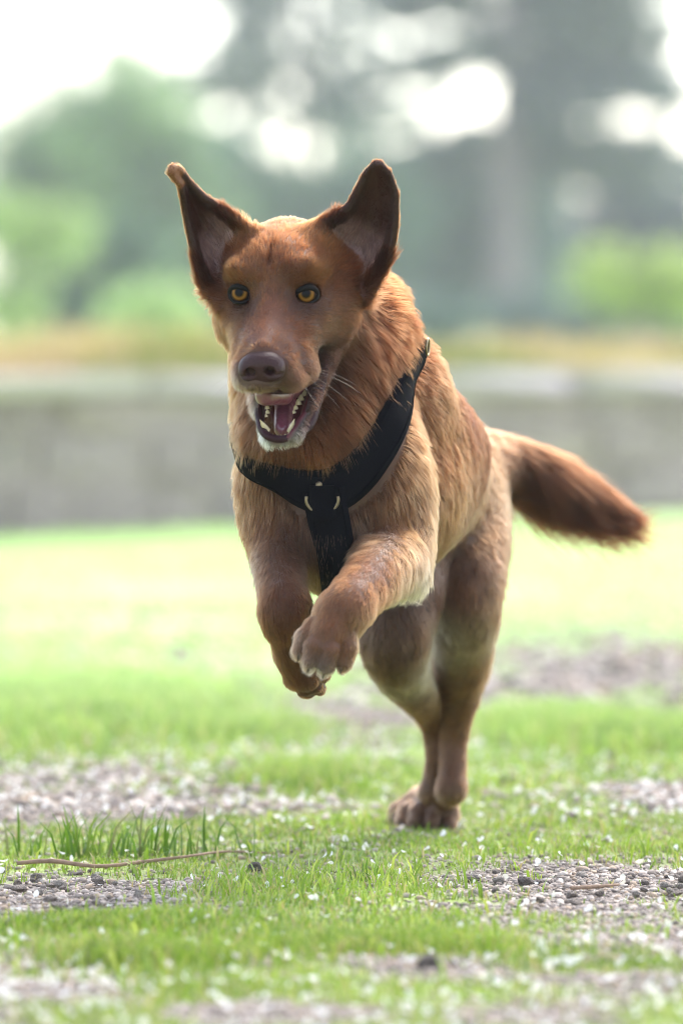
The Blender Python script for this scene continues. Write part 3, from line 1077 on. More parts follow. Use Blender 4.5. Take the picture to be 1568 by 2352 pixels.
ear_a, EAR_A = ear(
    [Z1(860, 470, .045), Z1(950, 400, .040), Z1(1085, 325, .035), Z1(1135, 235, .030), Z1(1190, 120, .025), Z1(1235, 72, .020)],
    [Z1(1190, 860, .055), Z1(1262, 720, .045), Z1(1325, 600, .035), Z1(1355, 420, .030), Z1(1362, 250, .025), Z1(1325, 125, .020), Z1(1270, 72, .020)], .034, .0055, .0028)
ear_b, EAR_B = ear(
    [Z1(545, 465, .045), Z1(450, 400, .040), Z1(350, 325, .035), Z1(250, 262, .030), Z1(165, 172, .022), Z1(110, 95, .012), Z1(75, 85, .005)],
    [Z1(335, 880, .040), Z1(262, 800, .045), Z1(215, 655, .040), Z1(175, 460, .035), Z1(145, 330, .028), Z1(125, 200, .015), Z1(60, 120, .003)], .030, .0055, .0028)
ear_roots = [HC((.040, .066, .034), (.058, .076, .000), .016, .018, .02), HC((-.038, .064, .034), (-.054, .076, .000), .016, .017, .02)]

EYES = [(loc(P(547, 690, 0)), .0122), (loc(P(703, 683, 0)), .0126)]
eye_c = []
for (e, r), sx in zip(EYES, (-1, 1)):
    eye_c.append(H(e[0], .0135, e[2]))
# mouth: a wedge cut between the jaws
cavity = [
    Cone(P(638, 928, -.030), P(668, 908, .050), .0200, .018, .008),
    Cone(P(647, 985, -.012), P(667, 930, .050), .0160, .019, .006),
    Cone(P(626, 942, -.065), P(640, 938, .0), .0175, .019, .008),
    Cone(P(700, 884, .012), P(665, 930, -.010), .0060, .013, .008),
    Cone(P(640, 985, -.030), P(645, 960, .0), .0075, .012, .008),
]


furrow = HC((0, .010, .034), (0, .044, .062), .0005, .0015, .008)


def dog_field(p, ctr, hr):
    d = ev(torso, p, ctr, hr)
    d = smin(d, ev(ruff, p, ctr, hr), .03)
    hd = smin(ev(fore_a, p, ctr, hr), ev(fore_b, p, ctr, hr), .003)
    d = smin(d, hd, .022)
    hd = smin(ev(hind_a, p, ctr, hr), ev(hind_b, p, ctr, hr), .003)
    d = smin(d, hd, .02)
    d = smin(d, ev(tail, p, ctr, hr), .03)
    if ctr is None or np.linalg.norm(ctr - HEAD_O) < .30:
        e = ev(skull, p, ctr, hr)
        j = ev(jaw, p, ctr, hr)
        e = smin(e, j, .010)
        er = smin(ev(ear_a, p, ctr, hr), ev(ear_b, p, ctr, hr), .003)
        e = smin(e, smin(er, ev(ear_roots, p, ctr, hr), .012), .014)
        d = smin(d, e, .016)
        c = ev(cavity, p, ctr, hr)
        d = -smin(-d, c, .006)
        d = -smin(-d, furrow(p), .010)
        for c, (q, r) in zip(eye_c, EYES):
            d = -smin(-d, np.linalg.norm(p - c, axis=1) - (r + .0003), .004)
    return d


dog = bpy.data.objects.new("dog", None)
link(dog)
tag(dog, "reddish brown shepherd-like dog leaping towards the camera with its mouth open", "dog")
dog_v, dog_f = surface_net(dog_field, (-.19, -.19, -.01), (.42, .90, .80), DOG_H)
# ---- colour of skin: pink and dark inside the mouth, brown elsewhere
cav_d = np.full(len(dog_v), 1.0)
_near = np.linalg.norm(dog_v - P(650, 940, 0), axis=1) < .12
cav_d[_near] = ev(cavity, dog_v[_near])
_low = dog_v[:, 2] < P(650, 945, 0)[2]
in_mouth = np.clip(1 - (np.abs(cav_d) - np.where(_low, .0036, .0012)) / .0022, 0, 1)
skin = np.tile(np.array(s2l(122, 78, 52)), (len(dog_v), 1))
_ml = np.array(s2l(74, 28, 36))
skin = skin * (1 - in_mouth[:, None]) + _ml * in_mouth[:, None]
skin_mat = simple_mat("dog_skin", (1, 1, 1), .55, .2, 90, attr="tint", spec=.3)
body = mesh_obj("body", dog_v, dog_f, skin_mat, dog)
vcol(body.data, "tint", skin)


def sdf_part(name, plus, minus, h, mat, parent, kd=.002, pad=.006, wob=0.0):
    c = np.array([q.c for q in plus])
    R = np.array([q.R for q in plus])[:, None]
    lo, hi = (c - R).min(0) - pad, (c + R).max(0) + pad

    def fld(p, ctr, hr):
        d = ev(plus, p)
        if minus:
            d = -smin(-d, ev(minus, p), kd)
        if wob:
            d = d + vnoise(p, .006, 3) * wob
        return d
    v, f = surface_net(fld, lo, hi, h)
    return mesh_obj(name, v, f, mat, parent)


# ---- nose
nose_mat = simple_mat("nose_leather", s2l(54, 34, 33), .42, .25, 420, bump=.0007, spec=.14)
nose_plus = [HE((0, -.0900, -.0360), (.0215, .0150, .0130), .006), HE((0, -.0920, -.0490), (.0125, .0110, .0115), .008)]
nose_minus = []
for sx in (-1, 1):
    nose_plus += [HE((sx * .0135, -.0930, -.0420), (.0102, .0125, .0110), .006)]
    nose_minus += [HC((sx * .0112, -.1080, -.0410), (sx * .0095, -.0880, -.0380), .0052, .0030, .002), HC((sx * .0085, -.1080, -.0400), (sx * .0085, -.0900, -.0380), .0042, .0030, .002),
                   HC((sx * .0130, -.1070, -.0440), (sx * .0235, -.0980, -.0450), .0026, .0014, .002)]
nose_minus += [HC((0, -.1080, -.044), (0, -.1040, -.066), .0011, .0011, .002)]
nose = sdf_part("nose", nose_plus, nose_minus, .0008, nose_mat, dog, .0025)

# ---- eyes
em, N, L, B = nodes_mat("amber_eye")
tc = N.new('ShaderNodeTexCoord')
sp = N.new('ShaderNodeSeparateXYZ')
L.new(tc.outputs['Object'], sp.inputs[0])
ln = N.new('ShaderNodeVectorMath'); ln.operation = 'LENGTH'
cm = N.new('ShaderNodeCombineXYZ')
L.new(sp.outputs[0], cm.inputs[0]); L.new(sp.outputs[2], cm.inputs[1]); L.new(cm.outputs[0], ln.inputs[0])
rp = N.new('ShaderNodeValToRGB')
cr_ = rp.color_ramp
cr_.elements[0].position, cr_.elements[0].color = 0.0, (.004, .004, .005, 1)
cr_.elements[1].position, cr_.elements[1].color = 1.0, (.10, .07, .06, 1)
for pos, col in ((.31, (.004, .004, .005)), (.35, s2l(60, 40, 16)), (.50, s2l(126, 88, 38)), (.60, s2l(104, 68, 26)), (.66, s2l(58, 35, 14)), (.71, (.010, .007, .006)), (.82, (.014, .009, .008)), (.90, (.04, .025, .022))):
    e_ = cr_.elements.new(pos); e_.color = (*col, 1)
nz = N.new('ShaderNodeTexNoise'); nz.inputs['Scale'].default_value = 9; nz.inputs['Detail'].default_value = 5
L.new(tc.outputs['Object'], nz.inputs['Vector'])
ma = N.new('ShaderNodeMath'); ma.operation = 'MULTIPLY_ADD'; ma.inputs[1].default_value = .10; ma.inputs[2].default_value = -.05
L.new(nz.outputs['Fac'], ma.inputs[0])
ad = N.new('ShaderNodeMath'); L.new(ln.outputs['Value'], ad.inputs[0]); L.new(ma.outputs[0], ad.inputs[1])
L.new(ad.outputs[0], rp.inputs['Fac']); L.new(rp.outputs[0], B.inputs['Base Color'])
B.inputs['Roughness'].default_value = .03
B.inputs['Specular IOR Level'].default_value = .07
B.inputs['Coat Weight'].default_value = .0
B.inputs['Coat Roughness'].default_value = .01
lid_mat = simple_mat("eyelid_skin", s2l(11, 7, 6), .7, .2, 300, spec=.2)


def uv_sphere(nu=40, nv=28):
    v = [(0, 0, 1)]
    for i in range(1, nv):
        t = math.pi * i / nv
        v += [(math.sin(t) * math.cos(2 * math.pi * j / nu), math.sin(t) * math.sin(2 * math.pi * j / nu), math.cos(t)) for j in range(nu)]
    v.append((0, 0, -1))
    f = [(0, 1 + j, 1 + (j + 1) % nu) for j in range(nu)]
    for i in range(nv - 2):
        a = 1 + i * nu
        f += [(a + j, a + nu + j, a + nu + (j + 1) % nu, a + (j + 1) % nu) for j in range(nu)]
    a = 1 + (nv - 2) * nu
    f += [(a + j, len(v) - 1, a + (j + 1) % nu) for j in range(nu)]
    return np.array(v), f


sv, sf = uv_sphere()
eye_lids = []
for c, (e, r), sx in zip(eye_c, EYES, (-1, 1)):
    # gaze goes past the camera a little to the left; local -Y looks out
    eb = mesh_obj("eye", sv, sf, em, dog)
    eb.location = Vector(c)
    eb.scale = (r, r, r)
    gz = Vector((-.15 + .05 * sx, -1, .10)).normalized()
    eb.rotation_euler = gz.to_track_quat('-Y', 'Z').to_euler()
    # lids: an almond-shaped dark rim lying on the ball
    rim = []
    for k in range(28):
        a = 2 * math.pi * k / 28
        X, Z = .0110 * math.cos(a), .0088 * math.sin(a) * (.93 if math.sin(a) > 0 else 1.0)
        X *= 1.0 + .22 * (math.cos(a) * sx < 0) * abs(math.cos(a)) ** 3
        Z += -.0012 * math.cos(a) * -sx * (1 if math.cos(a) * sx < 0 else .3)
        R2 = r + .0006
        Y = -math.sqrt(max(R2 * R2 - X * X - Z * Z, (.30 * r) ** 2))
        rim.append(c + rotm(rad(5), rad(-3), rad(-10 + sx * 8)) @ np.array([X, Y, Z]))
    eye_lids.append(np.array(rim))
    rr = [.0016 + .0015 * max(0, math.sin(2 * math.pi * k / 28)) for k in range(28)]
    tube("eyelid", rim, rr, lid_mat, dog, 8, True, 2)

# ---- mouth
lip_mat = simple_mat("lip_skin", s2l(42, 18, 23), .5, .3, 260, bump=.0010, spec=.16)
tongue_mat = simple_mat("tongue_flesh", s2l(108, 58, 70), .30, .18, 300, bump=.0004, spec=.5, coat=.35, sss=.2)
tooth_mat = simple_mat("tooth_enamel", s2l(186, 168, 134), .35, .2, 200, spec=.5, coat=.2)
claw_mat = simple_mat("claw_horn", s2l(52, 40, 36), .4, .3, 300)
tube("lower_lip", [P(740, 812, .034), P(741, 850, .026), P(731, 900, .014), P(720, 940, .004), P(712, 970, -.005), P(698, 988, -.014), P(674, 1003, -.024), P(645, 1009, -.027), P(617, 1003, -.024), P(601, 985, -.014), P(596, 960, .0), P(592, 925, .012), P(590, 900, .022)],
     [.0045, .0060, .0064, .0064, .0058, .0050, .0044, .0042, .0042, .0044, .0046, .0045, .004], lip_mat, dog, 10, False, 4)
tube("upper_lip", [P(738, 836, .034), P(724, 862, .008), P(700, 884, -.016), P(672, 896, -.040), P(640, 900, -.054), P(606, 896, -.062)], [.003, .0035, .0036, .0034, .003, .0022], lip_mat, dog, 8, False, 4)
sdf_part("tongue", [Cone(P(606, 910, -.030), P(690, 888, .025), .0085, .0105, .006), Cone(P(612, 908, -.036), P(650, 905, -.01), .0085, .011, .008),
                    Cone(P(655, 915, .055), P(648, 985, .004), .011, .0085, .006)], [Cone(P(651, 930, .02), P(646, 985, -.008), .0012, .0012, .002)], .0012, tongue_mat, dog, .003, .006, .0005)


def tooth(a, b, r, k=1.6):
    """a = root, b = tip"""
    a, b = np.array(a), np.array(b)
    n = 6
    pts = [a * (1 - t) + b * t for t in np.linspace(0, 1, n)]
    return tube("tooth", pts, [max(r * (1 - t ** k), .0003) for t in np.linspace(0, 1, n)], tooth_mat, dog, 10, False, 3)


tooth(P(613, 990, -.014), P(597, 964, -.022), .0038)
tooth(P(667, 992, -.014), P(676, 962, -.020), .0038)
for i in range(6):
    t = (i - 2.5) / 2.5
    px, py, yy = 641 + 24 * t, 1004 - 6 * t * t, -.020 + .004 * t * t
    tooth(P(px, py + 4, yy), P(px, py - 5, yy - .001), .0021, 4)
for px, py, yy, s in ((699, 902, .014, 1.0), (691, 913, .010, .9), (685, 923, .006, .9), (679, 935, .002, .7), (675, 945, -.001, .55), (613, 934, .008, .7), (614, 945, .004, .65), (611, 954, .001, .5)):
    tooth(P(px + 1, py + 8 * s, yy), P(px - 1, py - 8 * s, yy), .0036 * s, 2.5)

# ---- claws
for AXS, C_, s, spread in ((PA_AX, PA, 1.04, 1), (PB_AX, PB, .94, .72), (HA_AX, HA, 1.02, 1.22), (HB_AX, HB, .92, 1)):
    r_, f_, u_ = AXS
    for x, y in ((-.0205, -.005), (-.0075, .007), (.0075, .007), (.0205, -.005)):
        t0 = C_ + r_ * x * 1.05 * s * spread + f_ * (.022 + y) * s + u_ * (-.008) * s
        tube("claw", [t0, t0 + f_ * .004 * s - u_ * .002 * s, t0 + f_ * .007 * s - u_ * .006 * s], [.0026 * s, .0020 * s, .0006], claw_mat, dog, 8, False, 3)
# ---- harness: black padded straps that follow the body
_off7 = np.concatenate([np.zeros((1, 3)), np.eye(3) * .0015, -np.eye(3) * .0015])


def field_grad(p):
    q = (p[None] + _off7[:, None]).reshape(-1, 3)
    d = smin(ev(torso, q), ev(ruff, q), .03)
    d = smin(d, smin(ev(fore_a[:12], q), ev(fore_b[:10], q), .003), .022).reshape(7, -1)
    return d[0], nrm((d[1:4] - d[4:7]).T)


def onto(p, off):
    p = np.array(p, float)
    for _ in range(5):
        d, g = field_grad(p)
        p = p - g * (d - off)[:, None]
    return p, g


def spline(pts, n, closed=False):
    pts = np.array(pts, float)
    m = len(pts)
    out = []
    for t in np.linspace(0, m if closed else m - 1 - 1e-6, n, endpoint=not closed):
        i = int(t)
        f = t - i
        a, b, c, d = (pts[(i + k) % m] if closed else pts[min(max(i + k, 0), m - 1)] for k in (-1, 0, 1, 2))
        out.append(.5 * (2 * b + (c - a) * f + (2 * a - 5 * b + 4 * c - d) * f * f + (3 * b - a - 3 * c + d) * f ** 3))
    return np.array(out)


STRAP_PTS = []


def strap(name, path, widths, off, thick, mat, parent, n=60, closed=False, stitch=True):
    """path: rough points; the strap's middle line and both edges are laid on the coat"""
    C = spline(path, n, closed)
    Wd = spline(np.c_[widths, widths, widths], n, closed)[:, 0]
    C, Nn = onto(C, off)
    for _ in range(2):
        C = (np.roll(C, 1, 0) + 2 * C + np.roll(C, -1, 0)) / 4 if closed else np.concatenate([C[:1], (C[:-2] + 2 * C[1:-1] + C[2:]) / 4, C[-1:]])
    tg = nrm(np.roll(C, -1, 0) - np.roll(C, 1, 0)) if closed else nrm(np.gradient(C, axis=0))
    side = nrm(np.cross(Nn, tg))
    rows = []
    for w in (-1, -.5, 0, .5, 1):
        q, qn = onto(C + side * (Wd / 2 * w)[:, None], off)
        rows.append((q, qn))
    for k in range(4):
        for f_ in (0, .33, .67, 1):
            STRAP_PTS.append(rows[k][0] * (1 - f_) + rows[k + 1][0] * f_)
    prof = [(r[0] + r[1] * (thick * (.5 if abs(k - 2) == 2 else 1.0)), r[0]) for k, r in enumerate(rows)]
    ring = [p[0] for p in prof] + [p[1] - rows[4 - k][1] * 0 for k, p in enumerate(reversed(prof))]
    V = np.stack(ring, 1)
    V[:, 5:] -= np.stack([r[1] for r in reversed(rows)], 1) * .004
    m = V.shape[1]
    vs = V.reshape(-1, 3)
    fs = []
    for i in range(n if closed else n - 1):
        for k in range(m):
            a, b = i * m, ((i + 1) % n) * m
            fs.append((a + k, b + k, b + (k + 1) % m, a + (k + 1) % m))
    if not closed:
        fs += [tuple(range(m)), tuple(range((n - 1) * m, n * m))[::-1]]
    o = mesh_obj(name, vs, fs, mat, parent)
    if stitch:
        for w in (.72, -.72):
            q = C + side * (Wd / 2 * w)[:, None]
            q, qn = onto(q, off + thick * .82)
            tube("stitching", q[::2] if not closed else q[::2], .0005, thread_mat, o, 5, closed, 2)
    return o


web_mat = simple_mat("black_webbing", s2l(9, 9, 13), .9, .35, 700, bump=.0004, spec=.04)
thread_mat = simple_mat("grey_thread", s2l(9, 9, 13), .95, .2, 300, spec=.02)
brass_mat, N, L, B = nodes_mat("brass_ring")
B.inputs['Base Color'].default_value = (*s2l(128, 114, 90), 1)
B.inputs['Metallic'].default_value = 1
B.inputs['Roughness'].default_value = .36
har = bpy.data.objects.new("dog_harness", None)
link(har)
tag(har, "black padded webbing harness with metal ring worn across the dog's chest", "harness")
neck_path = [P(742, 1128, .06), P(652, 1090, .065), P(606, 1035, .085), P(586, 975, .12), P(590, 900, .20), P(650, 800, .25), P(770, 720, .26), P(870, 745, .245), P(926, 800, .20), P(936, 865, .14), P(912, 950, .09), P(868, 1030, .065), P(812, 1092, .06)]
strap("neck_strap", neck_path, [.046, .032, .026, .024, .024, .026, .028, .028, .028, .030, .034, .038, .044], .005, .0038, web_mat, har, 90, True)
strap("chest_strap", [P(742, 1120, .05), P(752, 1180, .06), P(760, 1240, .075), P(768, 1300, .10), P(775, 1340, .15), P(800, 1360, .22), P(830, 1365, .30)], [.044, .044, .040, .036, .032, .030, .028], .0078, .0036, web_mat, har, 40)
rc, rn = onto(np.array([P(741, 1146, .05)]), .0128)
ux = nrm(np.cross(np.array([0, 0, 1.0]), rn[0]))
uz = np.cross(rn[0], ux)
tube("ring", [rc[0] + ux * .0165 * math.cos(a) + uz * .0135 * math.sin(a) - rn[0] * .003 * max(0, math.sin(a)) for a in np.linspace(-math.pi - .25, .25, 18)], .0016, brass_mat, har, 8, False, 2)
q, qn = onto(np.array([P(733, 1110, .05)]), .0105)
mesh_obj("rivet", q[0] + sv * .0036, sf, brass_mat, har)
q, qn = onto(np.array([P(742, 1150, .05), P(743, 1168, .05), P(744, 1190, .055)]), .0195)
strap("keeper_loop", [P(740, 1112, .05), P(742, 1150, .055), P(746, 1192, .058)], [.026, .025, .027], .0128, .003, web_mat, har, 10, False, False)
q, qn = onto(np.array([P(946, 802, .19)]), .0125)
ux = nrm(np.cross(np.array([0, 0, 1.0]), qn[0]))
uz = np.cross(qn[0], ux)
tube("leash_ring", [q[0] + uz * .0085 * math.cos(a) + ux * .0075 * math.sin(a) + qn[0] * .002 * math.cos(a) for a in np.linspace(0, 2 * math.pi, 16, endpoint=False)], .0014, brass_mat, har, 8, True, 2)
STRAP_PTS = np.concatenate(STRAP_PTS)
# ---- coat: every strand is a real curve, combed by guides (position, flow, length in mm, lift, colour)
RR, DK, TN, LT, BR, KK = (158, 94, 56), (112, 70, 52), (178, 128, 88), (222, 202, 180), (142, 94, 64), (66, 40, 30)
GD = [
    # head
    (635, 610, .02, 0, -1, .5, 10, .25, (140, 86, 54)), (612, 645, .0, -.1, -1, .4, 7, .2, (176, 116, 78)), (588, 655, .0, -.2, -1, .4, 6, .25, (134, 84, 54)), (656, 650, .0, .2, -1, .4, 6, .25, (134, 84, 54)), (680, 655, .0, .3, -.9, .4, 6, .25, (150, 96, 60)), (640, 545, .05, .1, -.6, .9, 10, .25, (182, 124, 78)), (575, 590, .03, -.3, -.9, .5, 10, .25, (180, 122, 76)), (715, 580, .03, .4, -.9, .5, 10, .25, (182, 122, 74)),  # dark streaks at the inner brows: crease shade put into the coat colour
    (616, 695, -.025, .05, -1, .4, 6, .15, (180, 116, 78)), (608, 720, -.045, .05, -1, .4, 6, .15, (176, 112, 76)), (603, 750, -.07, .05, -1, .3, 5, .15, (160, 100, 68)), (640, 780, -.06, .3, -.8, .5, 5, .15, (156, 98, 64)), (740, 740, .0, .7, .1, .6, 8, .15, (146, 98, 66)), (597, 800, -.10, 0, -1, .2, 3, .12, (130, 80, 58)),
    (574, 694, -.005, 0, -1, .4, 5, .2, (120, 74, 50)), (672, 692, -.005, 0, -1, .4, 5, .2, (120, 74, 50)),
    (670, 850, -.06, .8, .4, .3, 7, .2, (140, 90, 62)), (640, 888, -.072, .3, 1, .1, 6, .3, (136, 104, 88)), (700, 860, -.03, .8, .6, .3, 8, .3, (120, 84, 66)), (556, 876, -.06, -.4, 1, .2, 8, .35, (160, 132, 114)),
    (550, 800, -.06, -.6, .4, .6, 6, .2, (160, 106, 72)), (690, 780, -.04, .8, .1, .5, 7, .15, (156, 98, 64)),
    (730, 760, .0, .8, .3, .6, 9, .2, (138, 98, 72)), (800, 760, .06, .7, .7, .5, 18, .3, (134, 92, 64)), (835, 710, .08, .6, .8, .4, 18, .3, (110, 72, 48)), (770, 690, .03, .8, 0, .6, 11, .2, (140, 90, 58)),
    (530, 770, .0, -.5, .7, .6, 9, .2, (160, 118, 86)), (512, 800, .07, -.5, 1, .3, 20, .35, (168, 120, 84)), (510, 720, .05, -.4, .9, .3, 14, .3, (150, 104, 72)),
    (703, 635, .0, .2, -.9, .4, 8, .3, (174, 114, 70)), (552, 640, .0, -.2, -.9, .4, 8, .3, (172, 114, 72)), (703, 660, -.002, .3, -.6, .3, 5, .3, (130, 84, 54)), (547, 666, -.002, -.3, -.6, .3, 5, .3, (130, 84, 54)),
    (703, 706, -.002, .5, .5, .3, 5, .2, (100, 68, 50)), (545, 712, -.002, -.4, .6, .3, 5, .2, (100, 68, 50)),
    (790, 620, .05, .6, -.4, .5, 14, .3, (150, 90, 54)), (510, 640, .05, -.5, .2, .5, 14, .3, (146, 92, 60)),
    (645, 1026, -.028, 0, 1, .1, 9, .4, (250, 246, 240)), (612, 1020, -.022, -.4, 1, .2, 9, .4, (245, 236, 228)), (676, 1020, -.024, .35, 1, .2, 8, .35, (205, 188, 174)), (684, 1024, -.015, .4, .9, .3, 8, .3, (140, 106, 84)), (712, 990, .0, .6, .7, .4, 8, .25, (112, 78, 58)), (694, 985, -.018, .6, .6, .3, 6, .15, (80, 50, 42)), (702, 960, -.010, .6, .6, .3, 6, .15, (80, 50, 42)), (668, 1014, -.022, .3, 1, .2, 5, .2, (130, 100, 86)), (726, 950, .015, .6, .7, .5, 10, .25, (104, 68, 48)), (740, 890, .03, .7, .6, .5, 12, .3, (96, 62, 44)), (748, 830, .02, .8, .4, .5, 10, .2, (70, 44, 34)),
    (580, 960, .03, -.5, .9, .3, 14, .3, (160, 120, 90)),
    # neck and chest
    (720, 1040, .05, .1, 1, .15, 32, .35, (160, 102, 56)), (800, 960, .06, .35, 1, .2, 34, .35, (140, 88, 52)), (640, 1050, .06, -.1, 1, .15, 28, .35, (166, 110, 66)), (850, 880, .10, .4, .9, .3, 34, .35, (140, 86, 56)), (850, 780, .10, .5, .8, .4, 30, .35, (140, 82, 52)), (880, 700, .13, .8, -.1, .5, 30, .4, (158, 98, 62)),
    (940, 720, .17, .9, -.1, .3, 34, .5, (160, 98, 60)), (950, 780, .17, .7, .7, .4, 28, .35, (150, 94, 62)), (555, 890, .12, -.5, 1, .2, 26, .4, (170, 118, 80)), (545, 960, .11, -.4, 1, .2, 24, .4, (176, 128, 90)),
    (560, 1050, .09, -.35, 1, .1, 24, .35, (184, 136, 98)), (640, 1150, .06, .1, 1, .1, 30, .35, (168, 126, 96)), (740, 1200, .06, .1, 1, .1, 32, .35, (160, 120, 95)), (840, 1120, .06, .3, .9, .2, 28, .35, (170, 124, 90)), (690, 1250, .08, .1, 1, .2, 28, .35, (150, 118, 98)), (830, 1210, .06, .2, 1, .1, 28, .35, (158, 122, 98)),
    # body
    (950, 960, .13, .3, .8, .5, 20, .25, (182, 130, 92)), (930, 1060, .09, .25, .9, .4, 20, .25, (184, 132, 90)), (1010, 900, .25, .5, .5, .8, 18, .25, (186, 134, 98)), (1000, 1040, .24, .3, .8, .7, 20, .25, (176, 118, 80)), (1060, 940, .36, .5, .3, .9, 16, .25, (150, 98, 72)), (1085, 1050, .42, .3, .7, .8, 16, .25, (140, 92, 68)),
    (1010, 1180, .27, .2, 1, .6, 22, .3, (172, 122, 86)), (1050, 1190, .38, .1, 1, .6, 20, .35, (132, 90, 64)), (1085, 1110, .43, .2, .9, .6, 16, .3, (118, 78, 56)), (1010, 1260, .30, .1, 1, .5, 22, .35, (150, 106, 76)), (1075, 1190, .44, .3, 1, .4, 16, .45, (204, 168, 136)), (1030, 1265, .37, .2, 1, .4, 18, .45, (198, 162, 130)), (1000, 1290, .26, .1, 1, .5, 24, .35, (184, 150, 120)), (900, 1390, .22, .0, 1, .5, 24, .35, (214, 196, 178)), (760, 1300, .14, .1, 1, .4, 20, .3, (176, 134, 90)),  # includes a pale flank fringe, an edge highlight put into the coat colour
    (1120, 1050, .60, .3, .8, .5, 14, .22, (180, 134, 98)), (1150, 1180, .62, .1, 1, .3, 16, .25, (206, 166, 130)), (1090, 1230, .52, .0, 1, .4, 16, .25, (180, 136, 100)),
    # hind legs
    (1060, 1360, .48, 0, 1, .3, 12, .2, (168, 116, 84)), (1120, 1350, .52, .1, 1, .3, 14, .25, (178, 128, 96)), (1010, 1380, .46, -.05, 1, .3, 12, .2, (104, 66, 44)), (1060, 1500, .58, -.05, 1, .4, 9, .2, (176, 124, 92)), (1100, 1520, .60, .2, 1, .4, 20, .3, (170, 126, 96)), (1040, 1640, .69, 0, 1, -.1, 6, .2, (176, 120, 84)),
    (1040, 1780, .66, 0, 1, -.2, 6, .2, (176, 122, 84)), (1000, 1870, .62, -.4, .9, -.5, 8, .25, (172, 134, 108)), (985, 1898, .60, -.3, 1, -.5, 4, .2, (140, 102, 78)), (1025, 1895, .61, -.2, 1, -.5, 4, .2, (156, 114, 86)), (945, 1895, .60, -.4, 1, -.5, 4, .2, (190, 152, 122)), (930, 1890, .64, -.5, .9, -.3, 8, .3, (176, 142, 116)),
    (900, 1430, .42, .05, 1, .3, 12, .2, (142, 108, 84)), (870, 1530, .42, .2, 1, .3, 12, .2, (140, 106, 82)), (950, 1450, .43, .05, 1, .3, 12, .2, (128, 92, 66)), (985, 1450, .49, .02, 1, .3, 12, .2, (235, 215, 200)), (990, 1530, .55, .02, 1, .3, 9, .2, (226, 204, 186)), (985, 1390, .50, .02, 1, .3, 12, .2, (230, 210, 194)), (1000, 1600, .62, .05, 1, .3, 7, .2, (168, 124, 96)), (950, 1590, .55, .4, 1, .4, 8, .2, (136, 96, 68)), (990, 1700, .69, 0, 1, 0, 6, .2, (166, 120, 88)), (975, 1820, .68, -.2, 1, -.2, 6, .2, (168, 128, 100)),
    # forelegs
    (930, 1200, .06, .1, 1, -.1, 13, .2, (184, 130, 84)), (975, 1240, .09, .1, 1, 0, 13, .2, (188, 140, 100)), (900, 1300, .03, -.5, .8, -.5, 11, .2, (186, 140, 100)), (868, 1290, .0, -.3, 1, -.4, 11, .2, (184, 136, 98)), (840, 1320, -.03, -.6, .7, -.6, 10, .2, (160, 102, 64)), (800, 1370, -.09, -.6, .8, -.5, 9, .2, (168, 112, 74)),
    (935, 1350, .08, -.25, 1, 0, 36, .4, (226, 204, 180)), (880, 1365, .03, -.3, 1, -.1, 20, .35, (190, 156, 124)), (755, 1440, -.115, -.45, .9, -.2, 8, .2, (198, 130, 82)), (750, 1485, -.135, -.35, 1, -.2, 4.5, .15, (190, 130, 88)), (715, 1480, -.13, -.45, .9, -.2, 4.5, .15, (190, 134, 94)), (785, 1480, -.125, -.2, 1, -.1, 5, .15, (184, 126, 84)), (800, 1450, -.10, -.2, 1, -.1, 11, .25, (186, 146, 112)), (740, 1515, -.135, -.3, 1, -.1, 5, .25, (140, 108, 90)), (735, 1535, -.12, -.3, 1, 0, 11, .4, (205, 188, 174)), (686, 1470, -.125, -.6, .8, 0, 10, .35, (180, 146, 122)),
    (590, 1170, .09, .1, 1, -.1, 14, .2, (182, 132, 92)), (610, 1230, .09, .15, 1, -.2, 11, .2, (176, 120, 76)), (670, 1230, .10, .1, 1, -.1, 14, .25, (132, 94, 72)), (590, 1320, .06, .2, 1, -.3, 11, .25, (200, 164, 134)), (640, 1310, .04, .15, 1, -.3, 9, .2, (156, 112, 84)), (650, 1390, -.02, .2, 1, -.1, 9, .2, (150, 98, 64)), (650, 1460, .0, .2, 1, .2, 8, .2, (150, 98, 62)), (700, 1540, .04, .5, 1, .2, 8, .2, (148, 100, 66)), (725, 1590, .06, .5, 1, .2, 4.5, .2, (140, 96, 66)),
    # tail
    (1130, 1020, .70, 1, .3, .1, 16, .05, (160, 112, 82)), (1160, 1090, .71, .55, 1, 0, 50, .25, (104, 64, 42)), (1200, 1060, .72, 1, .36, 0, 24, .03, (140, 92, 64)), (1200, 1110, .72, .52, 1, 0, 100, .3, (92, 54, 34)), (1290, 1090, .73, 1, .42, 0, 28, .03, (128, 82, 56)), (1290, 1140, .73, .62, 1, 0, 100, .3, (84, 48, 30)), (1370, 1130, .74, 1, .48, 0, 32, .03, (122, 77, 52)), (1370, 1170, .74, .8, .8, 0, 84, .25, (86, 50, 32)), (1445, 1180, .75, 1, .5, 0, 32, .03, (112, 70, 48)), (1445, 1200, .75, 1, .5, 0, 36, .1, (92, 54, 36)),
]
g_pos = np.array([P(*g[:3]) for g in GD])
g_flow = nrm(np.array([(g[3], g[5], -g[4]) for g in GD]))
g_val = np.array([(g[6] / 1000, g[7], *s2l(*g[8])) for g in GD])
g_val[:, 3] *= 1.0
long_ = (g_val[:, 0] > .0125) & (g_pos[:, 0] < .16)
g_val[long_, 0] = .0125 + (g_val[long_, 0] - .0125) * .45
_px, _py, _yy = (np.array([g[k] for g in GD]) for k in range(3))
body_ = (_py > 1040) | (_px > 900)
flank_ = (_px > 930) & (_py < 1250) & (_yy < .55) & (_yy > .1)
g_val[flank_, 2:5] *= np.array([.78, .74, .72])  # shade put into the flank's coat colour against the direct sun there
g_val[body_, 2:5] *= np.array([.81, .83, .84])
g_val[~body_, 2:5] *= np.array([1.04, 1.10, 1.13])


